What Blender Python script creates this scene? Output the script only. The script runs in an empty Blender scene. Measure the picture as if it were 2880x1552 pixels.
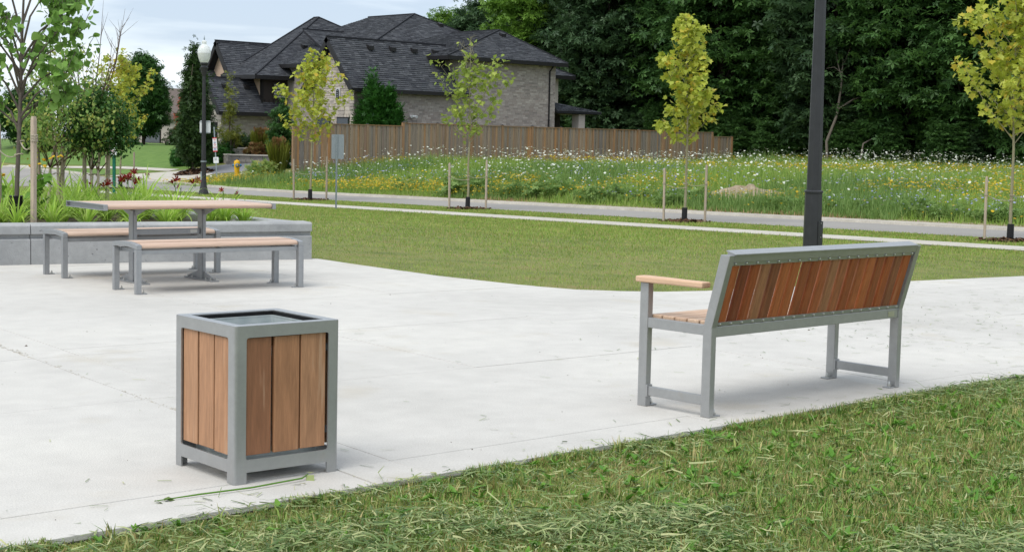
import bpy, math, random
import numpy as np
from mathutils import Vector, Matrix
from mathutils.geometry import tessellate_polygon

# ------------------------------------------------------------------ camera, sky, sun, exposure
# World axes: X runs away from the street side of the plaza, Y runs along the street; Z is up.
sc = bpy.context.scene
COL = sc.collection
ANG = math.radians(43)
PITCH, ROLL, CAMH, FPX = .0873, .0223, 1.5348, 4350.4
def _rot(v): return Vector((math.cos(ANG)*v[0]+math.sin(ANG)*v[1], -math.sin(ANG)*v[0]+math.cos(ANG)*v[1], v[2]))
_f = _rot((0, math.cos(PITCH), -math.sin(PITCH)))
_u = _rot((0, math.sin(PITCH), math.cos(PITCH)))
_r = _rot((1, 0, 0))
_R = _r*math.cos(ROLL)+_u*math.sin(ROLL)
_U = -_r*math.sin(ROLL)+_u*math.cos(ROLL)
cam = bpy.data.objects.new('camera', bpy.data.cameras.new('camera'))
COL.objects.link(cam)
cam.data.sensor_width = 36; cam.data.lens = FPX/2880*36
cam.data.clip_start = .1; cam.data.clip_end = 2000
cam.matrix_world = Matrix(((_R.x, _U.x, -_f.x, 0), (_R.y, _U.y, -_f.y, 0), (_R.z, _U.z, -_f.z, CAMH), (0, 0, 0, 1)))
sc.camera = cam

SUN_DIR = Vector((-.60, -.12, .95)).normalized()        # towards the sun: high, left of the view
sun = bpy.data.objects.new('sun', bpy.data.lights.new('sun', 'SUN'))
COL.objects.link(sun)
sun.data.energy = 1.5; sun.data.angle = math.radians(42); sun.data.color = (1, .96, .9)
sun.rotation_euler = SUN_DIR.to_track_quat('Z', 'Y').to_euler()
sun.location = (0, 0, 60)

world = bpy.data.worlds.new('World'); sc.world = world
world.use_nodes = True
wn, wl = world.node_tree.nodes, world.node_tree.links
wn.clear()
w_out = wn.new('ShaderNodeOutputWorld')
sky = wn.new('ShaderNodeTexSky'); sky.sky_type = 'NISHITA'; sky.sun_disc = False
sky.sun_elevation = math.asin(SUN_DIR.z); sky.sun_rotation = math.atan2(SUN_DIR.x, SUN_DIR.y)
bg_sky = wn.new('ShaderNodeBackground'); bg_sky.inputs[1].default_value = .12
wl.new(sky.outputs[0], bg_sky.inputs[0])
tc = wn.new('ShaderNodeTexCoord'); sp = wn.new('ShaderNodeSeparateXYZ'); wl.new(tc.outputs['Generated'], sp.inputs[0])
def wmath(op, a, b=None):
    n = wn.new('ShaderNodeMath'); n.operation = op
    for i, s in enumerate((a, b)):
        if s is None: continue
        if isinstance(s, (int, float)): n.inputs[i].default_value = s
        else: wl.new(s, n.inputs[i])
    return n.outputs[0]
zz = wmath('ADD', wmath('MAXIMUM', sp.outputs[2], 0.0), .10)
cv = wn.new('ShaderNodeCombineXYZ')
wl.new(wmath('DIVIDE', sp.outputs[0], zz), cv.inputs[0]); wl.new(wmath('DIVIDE', sp.outputs[1], zz), cv.inputs[1])
cn = wn.new('ShaderNodeTexNoise'); cn.inputs['Scale'].default_value = .75; cn.inputs['Detail'].default_value = 7
cn.inputs['Roughness'].default_value = .52; cn.inputs['Distortion'].default_value = .25
wl.new(cv.outputs[0], cn.inputs['Vector'])
ramp = wn.new('ShaderNodeValToRGB'); wl.new(cn.outputs[0], ramp.inputs[0])
ramp.color_ramp.elements[0].position = .36; ramp.color_ramp.elements[0].color = (.38, .45, .55, 1)
ramp.color_ramp.elements[1].position = .68; ramp.color_ramp.elements[1].color = (.78, .81, .84, 1)
e = ramp.color_ramp.elements.new(.50); e.color = (.57, .63, .69, 1)
bg_cl = wn.new('ShaderNodeBackground'); bg_cl.inputs[1].default_value = .92
wl.new(ramp.outputs[0], bg_cl.inputs[0])
mixw = wn.new('ShaderNodeMixShader'); mixw.inputs[0].default_value = .86
wl.new(bg_sky.outputs[0], mixw.inputs[1]); wl.new(bg_cl.outputs[0], mixw.inputs[2])
wl.new(mixw.outputs[0], w_out.inputs[0])

sc.view_settings.view_transform = 'Standard'; sc.view_settings.look = 'None'
sc.view_settings.gamma = 1; sc.view_settings.use_curve_mapping = False
sc.view_settings.exposure = .80
sc.render.engine = 'CYCLES'
sc.cycles.use_denoising = True
sc.cycles.max_bounces = 6; sc.cycles.diffuse_bounces = 3; sc.cycles.transparent_max_bounces = 4
sc.cycles.caustics_reflective = False; sc.cycles.caustics_refractive = False

# ------------------------------------------------------------------ terrain height
def sm(a, b, x):
    t = np.clip((np.asarray(x, float)-a)/(b-a), 0, 1); return t*t*(3-2*t)
def zs(Y): return -.45-.0095*np.clip(Y, -20, 95)+.55*sm(95, 150, Y)
def zg(X, Y):
    X = np.asarray(X, float); Y = np.asarray(Y, float)
    s = zs(Y); t = np.clip((X-12)/18, 0, 1)
    z = -.03*(1-t)+s*t
    h1 = .05+.55*sm(64, 84, Y)
    return np.where(X > 39.8, s+.03+(h1-s-.03)*sm(39.8, 54, X)+.5*sm(52, 100, X), z)
def Z(x, y): return float(zg(x, y))

# ------------------------------------------------------------------ material helper
def lin(c): return tuple(((v/255)/12.92 if v/255 <= .04045 else ((v/255+.055)/1.055)**2.4) for v in c)
def C(r, g, b, k=1.0):
    return tuple(v*k for v in lin((r, g, b)))+(1,)
MATS = {}
def mat(name, cols, src='none', scale=5, stretch=(1, 1, 1), var=None, var2=None, rough=.7, metal=0, bump=None, trans=0, coords='Object', spec=.3, detail=4, bands=None, rshift=False):
    """cols: list of colours on a ramp driven by src (island/object/noise); var=(scale, amount) brightness noise; bump=(scale, strength)"""
    m = bpy.data.materials.new(name); m.use_nodes = True
    n, l = m.node_tree.nodes, m.node_tree.links; n.clear()
    out = n.new('ShaderNodeOutputMaterial')
    geo = n.new('ShaderNodeNewGeometry'); oi = n.new('ShaderNodeObjectInfo'); t = n.new('ShaderNodeTexCoord')
    vec = geo.outputs['Position'] if coords == 'World' else t.outputs['Object']
    mp = n.new('ShaderNodeMapping'); mp.inputs['Scale'].default_value = stretch; l.new(vec, mp.inputs['Vector'])
    vec2 = mp.outputs[0]
    if rshift:
        va = n.new('ShaderNodeVectorMath'); va.operation = 'MULTIPLY_ADD'
        cx = n.new('ShaderNodeCombineXYZ')
        for i in range(3): l.new(oi.outputs['Random'], cx.inputs[i])
        va.inputs[1].default_value = (37, 53, 71); l.new(cx.outputs[0], va.inputs[0]); l.new(vec2, va.inputs[2]); vec2 = va.outputs[0]
    def noise(sc_, det=detail, v=None):
        q = n.new('ShaderNodeTexNoise'); q.inputs['Scale'].default_value = sc_; q.inputs['Detail'].default_value = det
        l.new(v or vec2, q.inputs['Vector']); return q.outputs[0]
    if src == 'island': fac = geo.outputs['Random Per Island']
    elif src == 'object': fac = oi.outputs['Random']
    elif src == 'noise': fac = noise(scale)
    else: fac = None
    if fac is not None and len(cols) > 1:
        cr = n.new('ShaderNodeValToRGB'); l.new(fac, cr.inputs[0])
        els = cr.color_ramp.elements
        while len(els) < len(cols): els.new(.5)
        lo, hi = (.3, .7) if src == 'noise' else (0, 1)
        for i, c in enumerate(cols):
            els[i].position = lo+(hi-lo)*i/(len(cols)-1)
        for i, c in enumerate(cols): els[i].color = c
        col = cr.outputs[0]
    else:
        rgb = n.new('ShaderNodeRGB'); rgb.outputs[0].default_value = cols[0]; col = rgb.outputs[0]
    for vv in (var, var2):
        if vv:
            mr = n.new('ShaderNodeMapRange'); l.new(noise(vv[0]), mr.inputs[0])
            mr.inputs[1].default_value = .3; mr.inputs[2].default_value = .7
            mr.inputs[3].default_value = 1-vv[1]; mr.inputs[4].default_value = 1+vv[1]
            mx = n.new('ShaderNodeMix'); mx.data_type = 'RGBA'; mx.blend_type = 'MULTIPLY'; mx.inputs[0].default_value = 1
            l.new(col, mx.inputs[6]); l.new(mr.outputs[0], mx.inputs[7]); col = mx.outputs[2]
    if bands:   # (colour, scale, amount): sparse marks with a shape of their own, thresholded noise
        q = noise(bands[1]); th = n.new('ShaderNodeMapRange'); l.new(q, th.inputs[0])
        th.inputs[1].default_value = bands[3] if len(bands) > 3 else .62; th.inputs[2].default_value = th.inputs[1].default_value+.1; th.inputs[4].default_value = bands[2]
        mx = n.new('ShaderNodeMix'); mx.data_type = 'RGBA'; l.new(th.outputs[0], mx.inputs[0]); l.new(col, mx.inputs[6]); mx.inputs[7].default_value = bands[0]; col = mx.outputs[2]
    b = n.new('ShaderNodeBsdfPrincipled'); l.new(col, b.inputs['Base Color'])
    b.inputs['Roughness'].default_value = rough; b.inputs['Metallic'].default_value = metal
    b.inputs['Specular IOR Level'].default_value = spec
    if bump:
        bp = n.new('ShaderNodeBump'); bp.inputs['Strength'].default_value = bump[1]; bp.inputs['Distance'].default_value = .01
        l.new(noise(bump[0]), bp.inputs['Height']); l.new(bp.outputs[0], b.inputs['Normal'])
    sh = b.outputs[0]
    if trans:
        tr = n.new('ShaderNodeBsdfTranslucent'); l.new(col, tr.inputs[0])
        ms = n.new('ShaderNodeMixShader'); ms.inputs[0].default_value = trans; l.new(sh, ms.inputs[1]); l.new(tr.outputs[0], ms.inputs[2]); sh = ms.outputs[0]
    l.new(sh, out.inputs[0])
    MATS[name] = m
    return m

# ------------------------------------------------------------------ mesh helpers
def link(o, parent=None):
    COL.objects.link(o)
    if parent is not None: o.parent = parent
    return o
def tag(o, label=None, cat=None, group=None, kind=None):
    if label: o['label'] = label
    if cat: o['category'] = cat
    if group: o['group'] = group
    if kind: o['kind'] = kind
    return o
def thing(name, label, cat, loc=(0, 0, 0), rz=0, group=None):
    o = bpy.data.objects.new(name, None); o.empty_display_size = .2; o.location = loc; o.rotation_euler = (0, 0, rz)
    COL.objects.link(o); return tag(o, label, cat, group)
def obj(name, me, m, parent=None, loc=None, rot=None, scale=None):
    o = bpy.data.objects.new(name, me)
    if m is not None and not me.materials: me.materials.append(MATS[m] if isinstance(m, str) else m)
    if loc is not None: o.location = loc
    if rot is not None: o.rotation_euler = rot
    if scale is not None: o.scale = scale if hasattr(scale, '__len__') else (scale,)*3
    return link(o, parent)
def copy_tree(o, parent=None):
    c = o.copy(); COL.objects.link(c)
    if parent is not None: c.parent = parent
    for ch in list(o.children): copy_tree(ch, c)
    return c
def np_mesh(name, V, F):
    """V (n,3), F (m,k) all faces of one size"""
    me = bpy.data.meshes.new(name); V = np.asarray(V, np.float32); F = np.asarray(F, np.int32)
    me.vertices.add(len(V)); me.vertices.foreach_set('co', V.ravel())
    k = F.shape[1]; me.loops.add(F.size); me.loops.foreach_set('vertex_index', F.ravel())
    me.polygons.add(len(F)); me.polygons.foreach_set('loop_start', np.arange(0, F.size, k, dtype=np.int32))
    me.polygons.foreach_set('loop_total', np.full(len(F), k, np.int32))
    me.update(calc_edges=True); return me
def rotm(yaw, pitch, roll):
    """N matrices Rz(yaw) Rx(pitch) Ry(roll)"""
    cy, sy, cp, sp_, cr, sr = np.cos(yaw), np.sin(yaw), np.cos(pitch), np.sin(pitch), np.cos(roll), np.sin(roll)
    n = len(yaw); A = np.zeros((n, 3, 3)); B = np.zeros((n, 3, 3)); D = np.zeros((n, 3, 3))
    A[:, 0, 0] = cy; A[:, 0, 1] = -sy; A[:, 1, 0] = sy; A[:, 1, 1] = cy; A[:, 2, 2] = 1
    B[:, 0, 0] = 1; B[:, 1, 1] = cp; B[:, 1, 2] = -sp_; B[:, 2, 1] = sp_; B[:, 2, 2] = cp
    D[:, 0, 0] = cr; D[:, 0, 2] = sr; D[:, 1, 1] = 1; D[:, 2, 0] = -sr; D[:, 2, 2] = cr
    return A@B@D
def scatter(name, tv, tf, P, R, S):
    tv = np.asarray(tv, float); tf = np.asarray(tf); P = np.asarray(P, float); S = np.asarray(S, float)
    if S.ndim == 1: S = S[:, None]
    L = tv[None]*S[:, None, :]
    V = np.einsum('nij,nkj->nki', R, L)+P[:, None, :]
    F = tf[None]+(np.arange(len(P))*len(tv))[:, None, None]
    return np_mesh(name, V.reshape(-1, 3), F.reshape(-1, tf.shape[1]))
class MB:
    def __init__(s): s.v, s.f = [], []
    def add(s, vs, fs):
        b = len(s.v); s.v += [tuple(q) for q in vs]; s.f += [tuple(i+b for i in q) for q in fs]; return s
    def box(s, x0, x1, y0, y1, z0, z1):
        return s.add([(x0, y0, z0), (x1, y0, z0), (x1, y1, z0), (x0, y1, z0), (x0, y0, z1), (x1, y0, z1), (x1, y1, z1), (x0, y1, z1)],
                     [(0, 3, 2, 1), (4, 5, 6, 7), (0, 1, 5, 4), (1, 2, 6, 5), (2, 3, 7, 6), (3, 0, 4, 7)])
    def prism(s, poly, a, b, axis='z'):
        """2-D polygon extruded from a to b along an axis; polygon in (x,y), (y,z) for axis x, (x,z) for axis y"""
        def mk(p, t): return {'z': (p[0], p[1], t), 'x': (t, p[0], p[1]), 'y': (p[0], t, p[1])}[axis]
        n = len(poly); vs = [mk(p, a) for p in poly]+[mk(p, b) for p in poly]
        fs = [tuple(range(n)), tuple(range(2*n-1, n-1, -1))]+[(i, n+i, n+(i+1) % n, (i+1) % n) for i in range(n)]
        return s.add(vs, fs)
    def plate(s, outer, holes, mk, t):
        """polygon with holes, tessellated, thickness t; mk(p2, depth) -> 3-D"""
        loops = [outer]+holes; tri = tessellate_polygon([[Vector((p[0], p[1], 0)) for p in lp] for lp in loops])
        pts = [p for lp in loops for p in lp]; n = len(pts)
        vs = [mk(p, 0) for p in pts]+[mk(p, t) for p in pts]
        fs = [tuple(q) for q in tri]+[tuple(n+i for i in reversed(q)) for q in tri]
        b = 0
        for lp in loops:
            k = len(lp)
            for i in range(k): fs.append((b+i, n+b+i, n+b+(i+1) % k, b+(i+1) % k))
            b += k
        return s.add(vs, fs)
    def tube(s, pts, rad, n=8, cap=True):
        pts = [Vector(p) for p in pts]
        if not hasattr(rad, '__len__'): rad = [rad]*len(pts)
        b = len(s.v); up = Vector((0, 0, 1)); x = None
        for i, p in enumerate(pts):
            d = (pts[min(i+1, len(pts)-1)]-pts[max(i-1, 0)]).normalized()
            if x is None: x = d.orthogonal().normalized()
            x = (x-d*x.dot(d)); x = x.normalized() if x.length > 1e-6 else d.orthogonal().normalized()
            y = d.cross(x)
            for k in range(n):
                a = 2*math.pi*k/n; s.v.append(tuple(p+(x*math.cos(a)+y*math.sin(a))*rad[i]))
        for i in range(len(pts)-1):
            for k in range(n):
                k2 = (k+1) % n; s.f.append((b+i*n+k, b+i*n+k2, b+(i+1)*n+k2, b+(i+1)*n+k))
        if cap:
            s.f.append(tuple(b+k for k in reversed(range(n)))); e = b+(len(pts)-1)*n; s.f.append(tuple(e+k for k in range(n)))
        return s
    def lathe(s, prof, n=16, c=(0, 0), z0=0):
        b = len(s.v)
        for r, z in prof:
            for k in range(n):
                a = 2*math.pi*k/n; s.v.append((c[0]+r*math.cos(a), c[1]+r*math.sin(a), z0+z))
        for i in range(len(prof)-1):
            for k in range(n):
                k2 = (k+1) % n; s.f.append((b+i*n+k, b+i*n+k2, b+(i+1)*n+k2, b+(i+1)*n+k))
        s.f.append(tuple(b+k for k in reversed(range(n)))); e = b+(len(prof)-1)*n; s.f.append(tuple(e+k for k in range(n)))
        return s
    def xf(s, m):
        s.v = [tuple(m@Vector(q)) for q in s.v]; return s
    def mesh(s, name='m', smooth=None):
        me = bpy.data.meshes.new(name); me.from_pydata(s.v, [], s.f); me.update()
        if smooth is not None:
            me.polygons.foreach_set('use_smooth', [True]*len(me.polygons)); me.set_sharp_from_angle(angle=math.radians(smooth))
        return me
    def build(s, name, m, parent=None, smooth=None, bevel=None, loc=None, rot=None, fix=True):
        me = s.mesh(name, smooth)
        if fix:
            import bmesh
            bm = bmesh.new(); bm.from_mesh(me); bmesh.ops.recalc_face_normals(bm, faces=bm.faces[:]); bm.to_mesh(me); bm.free()
        o = obj(name, me, m, parent, loc, rot)
        if bevel:
            md = o.modifiers.new('Bevel', 'BEVEL'); md.width = bevel; md.segments = 2; md.limit_method = 'ANGLE'; md.angle_limit = math.radians(35)
        return o
def rounded(x0, x1, y0, y1, r, n=4):
    p = []
    for cx, cy, a0 in ((x1-r, y1-r, 0), (x0+r, y1-r, 90), (x0+r, y0+r, 180), (x1-r, y0+r, 270)):
        for i in range(n+1):
            a = math.radians(a0+90*i/n); p.append((cx+r*math.cos(a), cy+r*math.sin(a)))
    return p
def inpoly(P, poly):
    x, y = P[:, 0], P[:, 1]; r = np.zeros(len(P), bool); n = len(poly); j = n-1
    for i in range(n):
        xi, yi = poly[i]; xj, yj = poly[j]
        c = ((yi > y) != (yj > y)) & (x < (xj-xi)*(y-yi)/((yj-yi) if yj != yi else 1e-9)+xi)
        r ^= c; j = i
    return r
def visible(X, Y, Zv, mx=350, my=350):
    """rough keep-test for ground cover: a wedge a good deal wider than the picture, so that a step aside still finds it"""
    dx, dy, dz = X, Y, Zv-CAMH
    z = dx*_f.x+dy*_f.y+dz*_f.z; z = np.maximum(z, .01)
    px = 1440+FPX*(dx*_R.x+dy*_R.y+dz*_R.z)/z; py = 776-FPX*(dx*_U.x+dy*_U.y+dz*_U.z)/z
    return (z > 1) & (px > -mx) & (px < 2880+mx) & (py < 1552+my), z
def wob(X, Y, s, seed=0):
    r = np.random.RandomState(seed); v = 0
    for k in range(5):
        a = r.uniform(0, 6.28); f = s*(.6+.45*k); v = v+np.sin(X*f*math.cos(a)+Y*f*math.sin(a)+r.uniform(0, 6.28)+1.3*np.sin(.7*f*(X*math.sin(a)-Y*math.cos(a))))/(1+.35*k)
    return v/2.6
rng = np.random.RandomState(11)
random.seed(5)

# ------------------------------------------------------------------ materials
mat('lawn_soil', [C(92, 100, 52), C(114, 120, 62), C(122, 116, 70)], 'noise', 1.3, var=(40, .3), rough=.95, coords='World', detail=6)
mat('grass', [C(106, 142, 54), C(132, 161, 69), C(150, 170, 84), C(176, 164, 106), C(120, 154, 62)], 'island', coords='World', var=(.8, .16), var2=(4, .12), rough=.55, trans=.3, spec=.25)
mat('near_grass', [C(66, 106, 42), C(98, 140, 56), C(128, 164, 74), C(158, 170, 92), C(192, 174, 122), C(110, 150, 62), C(156, 134, 88), C(86, 128, 48)], 'island', coords='World', var=(2.2, .2), rough=.5, trans=.3, spec=.3)
mat('clipping', [C(70, 94, 46), C(94, 118, 62), C(120, 140, 82), C(144, 158, 102), C(184, 184, 132)], 'island', rough=.5, trans=.15, spec=.35)
mat('weed', [C(88, 140, 44, .9), C(120, 164, 62, .9)], 'island', rough=.5, trans=.3)
mat('lush_lawn', [C(92, 124, 52, .8), C(112, 142, 66, .8)], 'noise', 2, var=(30, .2), rough=.9, coords='World')
mat('concrete', [C(182, 179, 173), C(193, 190, 184), C(199, 196, 189)], 'noise', .45, var=(5, .05), var2=(110, .09), rough=.85, bump=(140, .3), coords='World', detail=6, bands=(C(176, 166, 146), 1.3, .3, .60))
mat('joint_base', [C(96, 92, 84, .7)], rough=.95)
mat('wall_concrete', [C(146, 147, 148), C(160, 161, 161), C(168, 168, 168)], 'noise', 1.6, var=(14, .08), rough=.85, bump=(60, .35), coords='World', detail=6, bands=(C(84, 84, 86), 30, .85, .655))
mat('walk_concrete', [C(190, 184, 172, .85), C(204, 199, 188, .85)], 'noise', .8, var=(20, .06), rough=.9, coords='World')
mat('asphalt', [C(156, 152, 147, .78), C(168, 164, 158, .78)], 'noise', .35, var=(60, .08), rough=.9, coords='World')
mat('driveway_asphalt', [C(140, 141, 144, .75), C(154, 154, 157, .75)], 'noise', .5, var=(40, .08), rough=.9, coords='World')
mat('kerb_concrete', [C(176, 170, 158, .85), C(196, 190, 178, .85)], 'noise', 2.5, var=(25, .12), rough=.9, coords='World')
mat('dirt', [C(150, 132, 108, .8), C(176, 160, 138, .8)], 'noise', 3, var=(30, .2), rough=.95, coords='World', bump=(20, .5))
mat('soil', [C(74, 62, 48, .7), C(96, 84, 66, .7), C(130, 118, 98, .7)], 'noise', 14, rough=.95, coords='World')
mat('mulch', [C(74, 50, 36, .7), C(100, 72, 52, .7), C(120, 96, 72, .7)], 'island', rough=.95)
mat('silver', [C(176, 177, 177, .80)], rough=.33, metal=.5, spec=.5, var=(14, .05), var2=(60, .03), bump=(420, .05), bands=(C(150, 142, 130), 7, .35, .66))
mat('table_silver', [C(172, 174, 176, .78)], rough=.45, metal=.45, spec=.5, var=(25, .05))
mat('galvanised', [C(190, 200, 200), C(212, 218, 216)], 'noise', 18, rough=.4, metal=.5)
mat('bolt_steel', [C(190, 190, 186)], rough=.3, metal=.9)
W1 = dict(stretch=(28, 28, 2.2), rough=.55, spec=.3)
mat('bin_wood', [C(162, 114, 80, .82), C(180, 131, 96, .82), C(186, 141, 107, .82), C(151, 104, 75, .82)], 'object', var=(2.2, .16), var2=(9, .10), rshift=True, bump=(9, .12), bands=(C(190, 165, 140), 1.1, .35, .62), **W1)
mat('back_wood', [C(136, 70, 38, .95), C(172, 96, 54, .95), C(140, 80, 48, .95), C(184, 108, 62, .95), C(118, 60, 36, .95), C(156, 112, 80, .95), C(164, 88, 48, .95)], 'object', var=(2.0, .22), var2=(8, .12), rshift=True, bump=(9, .12), bands=(C(168, 140, 112), .9, .3, .66), **W1)
W2 = dict(stretch=(2.2, 28, 28), rough=.55, spec=.3)
mat('seat_wood', [C(198, 166, 140, .9), C(212, 184, 158, .9)], 'object', var=(2.2, .12), var2=(9, .08), rshift=True, **W2)
mat('arm_wood', [C(216, 178, 146, .85), C(226, 192, 162, .85)], 'object', var=(2.2, .10), rshift=True, stretch=(28, 2.2, 28), rough=.6)
mat('table_wood', [C(196, 166, 146, .9), C(206, 180, 160, .9), C(214, 190, 172, .9)], 'object', var=(2.2, .10), var2=(9, .06), rshift=True, **W2)
mat('black_paint', [C(46, 47, 50)], rough=.45, spec=.4, var=(6, .15), bump=(90, .12))
mat('post_black', [C(46, 46, 48)], rough=.5, spec=.4, var=(8, .15))
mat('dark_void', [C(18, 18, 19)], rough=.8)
mat('black_plastic', [C(32, 32, 34)], rough=.5)
mat('lamp_glass', [C(244, 246, 244)], rough=.25, spec=.5, trans=.5)
mat('white_paint', [C(226, 228, 230)], rough=.5)
mat('sign_grey', [C(150, 158, 164, .85)], rough=.45, metal=.3, var=(10, .05))
mat('galv_post', [C(158, 168, 174, .85)], rough=.5, metal=.4, var=(10, .1))
mat('sign_red', [C(196, 48, 62)], rough=.5)
mat('sign_blue', [C(66, 84, 150)], rough=.5)
mat('sign_green', [C(24, 100, 80)], rough=.5)
mat('post_green', [C(24, 104, 84, .9)], rough=.4, var=(12, .1))
mat('hydrant_yellow', [C(228, 178, 38, .9)], rough=.45, var=(14, .08))
mat('hydrant_blue', [C(50, 112, 150)], rough=.45)
mat('stake_wood', [C(176, 160, 142, .8), C(194, 178, 158, .8)], 'object', stretch=(12, 12, 1.5), var=(3, .15), rough=.85, rshift=True)
mat('rope', [C(186, 176, 156, .8)], rough=.9, var=(60, .2))
mat('fence_wood', [C(146, 128, 108), C(130, 123, 116), C(158, 128, 98), C(148, 134, 118), C(166, 124, 84), C(122, 116, 112), C(150, 134, 116), C(138, 114, 90), C(134, 126, 118)], 'object', stretch=(14, 14, .8), var=(2, .18), var2=(7, .10), rough=.9, rshift=True, bands=(C(70, 60, 54), 1.4, .5, .68))
mat('fence_post_wood', [C(166, 126, 90, .75), C(160, 140, 116, .75), C(176, 132, 92, .75)], 'object', stretch=(14, 14, .8), var=(2, .15), rough=.9, rshift=True)
mat('brick', [C(158, 149, 143), C(172, 163, 156), C(138, 130, 126), C(184, 175, 168), C(150, 139, 133), C(164, 156, 150)], 'island', var=(8, .06), rough=.9, coords='World')
mat('mortar', [C(168, 161, 154)], rough=.95)
mat('ashlar', [C(176, 166, 156), C(192, 182, 170), C(160, 152, 145), C(202, 192, 180)], 'object', var=(6, .14), rough=.9, coords='World', bump=(14, .5))
mat('shingle', [C(56, 58, 63), C(70, 72, 76), C(62, 65, 70), C(86, 88, 92), C(52, 54, 60), C(74, 76, 80)], 'island', var=(25, .15), rough=.9, coords='World')
mat('roof_deck', [C(46, 47, 52, .9)], rough=.95)
mat('brown_shingle', [C(104, 92, 86, .8), C(122, 110, 102, .8), C(92, 82, 78, .8)], 'noise', 6, rough=.9, coords='World')
mat('stucco', [C(200, 174, 152)], rough=.9, var=(3, .05))
mat('fascia', [C(34, 33, 34)], rough=.5)
mat('dark_siding', [C(58, 52, 50)], rough=.6)
mat('window_glass', [C(60, 66, 72)], rough=.1, spec=.6)
mat('blind', [C(206, 206, 206, .85)], rough=.7)
mat('stone_wall', [C(132, 128, 124, .8), C(150, 146, 140, .8), C(164, 158, 150, .8)], 'object', var=(10, .12), rough=.9, bump=(16, .5))
# foliage
def leafm(name, cols, tr=.32, **k): mat(name, cols, 'island', rough=.5, trans=tr, spec=.3, **k)
leafm('leaf_forest', [C(56, 88, 46), C(70, 106, 52), C(86, 122, 60), C(50, 80, 44)], .34)
leafm('leaf_forest_blue', [C(52, 78, 50), C(66, 92, 58), C(80, 108, 68)], .31)
leafm('leaf_forest_light', [C(98, 136, 50), C(116, 152, 60), C(84, 120, 48)], .38)
leafm('leaf_plane', [C(164, 174, 62), C(188, 196, 80), C(150, 166, 60), C(202, 206, 98), C(176, 186, 70), C(204, 176, 72)], .42)
leafm('leaf_plane_green', [C(138, 158, 66), C(162, 180, 82), C(124, 146, 62), C(180, 190, 92)], .4)
leafm('leaf_redbud', [C(104, 144, 62), C(122, 162, 74), C(138, 174, 88), C(92, 132, 58)], .32)
leafm('leaf_birch', [C(110, 144, 70), C(134, 166, 88), C(158, 176, 100), C(178, 178, 86)], .42)
leafm('leaf_dark', [C(58, 98, 44, .85), C(76, 118, 54, .85), C(48, 84, 40, .85)], .3)
leafm('leaf_oak', [C(44, 70, 34, .85), C(60, 88, 42, .85), C(76, 104, 52, .85)], .3)
leafm('leaf_cedar', [C(50, 100, 36, .85), C(68, 122, 46, .85), C(40, 84, 32, .85)], .2)
leafm('leaf_slim', [C(122, 132, 48, .85), C(142, 146, 58, .85), C(104, 120, 46, .85)], .35)
leafm('leaf_red', [C(92, 44, 38, .8), C(110, 56, 44, .8)], .3)
leafm('leaf_rust', [C(136, 94, 60, .8), C(152, 116, 74, .8), C(112, 118, 58, .8)], .3)
leafm('leaf_vine', [C(170, 70, 44, .85), C(190, 88, 54, .85)], .3)
leafm('lily_leaf', [C(164, 200, 74), C(182, 212, 96), C(146, 188, 66), C(198, 216, 124), C(132, 176, 62)], .45)
leafm('lily_red', [C(132, 26, 22, .9), C(152, 34, 26, .9), C(112, 20, 20, .9)], .25)
leafm('petal_yellow', [C(236, 200, 40, .9), C(226, 182, 34, .9)], .3)
leafm('meadow_leaf', [C(120, 152, 62), C(142, 174, 76), C(160, 186, 92), C(108, 138, 60), C(178, 184, 112)], .4)
leafm('meadow_dark', [C(98, 130, 64), C(118, 148, 76), C(136, 160, 92)], .35)
leafm('umbel_white', [C(222, 226, 212, .9), C(236, 238, 228, .9)], .25)
leafm('trefoil_yellow', [C(222, 190, 40, .9), C(210, 172, 32, .9), C(196, 186, 50, .9)], .3)
leafm('chicory_blue', [C(160, 164, 214, .9), C(178, 180, 224, .9)], .3)
leafm('dry_grass', [C(170, 130, 96, .85), C(184, 150, 116, .85)], .2)
mat('bark', [C(92, 82, 72, .75), C(116, 104, 92, .75)], 'noise', 6, stretch=(3, 3, .6), rough=.95, bump=(20, .5))
mat('bark_dark', [C(58, 50, 44, .7), C(76, 68, 60, .7)], 'noise', 5, stretch=(3, 3, .5), rough=.95)
mat('bark_plane', [C(150, 142, 112, .8), C(170, 164, 136, .8)], 'noise', 8, stretch=(2, 2, 1), rough=.9)
mat('bark_redbud', [C(98, 90, 82, .75), C(120, 110, 100, .75)], 'noise', 12, stretch=(3, 3, 1), rough=.9)
mat('bark_birch', [C(206, 186, 166, .8), C(222, 206, 190, .8)], 'noise', 6, rough=.85, bands=(C(96, 66, 50), 9, .9, .55))
mat('twig', [C(112, 92, 78, .75)], rough=.9)
mat('dead_wood', [C(132, 122, 112, .7)], rough=.9)

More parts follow.
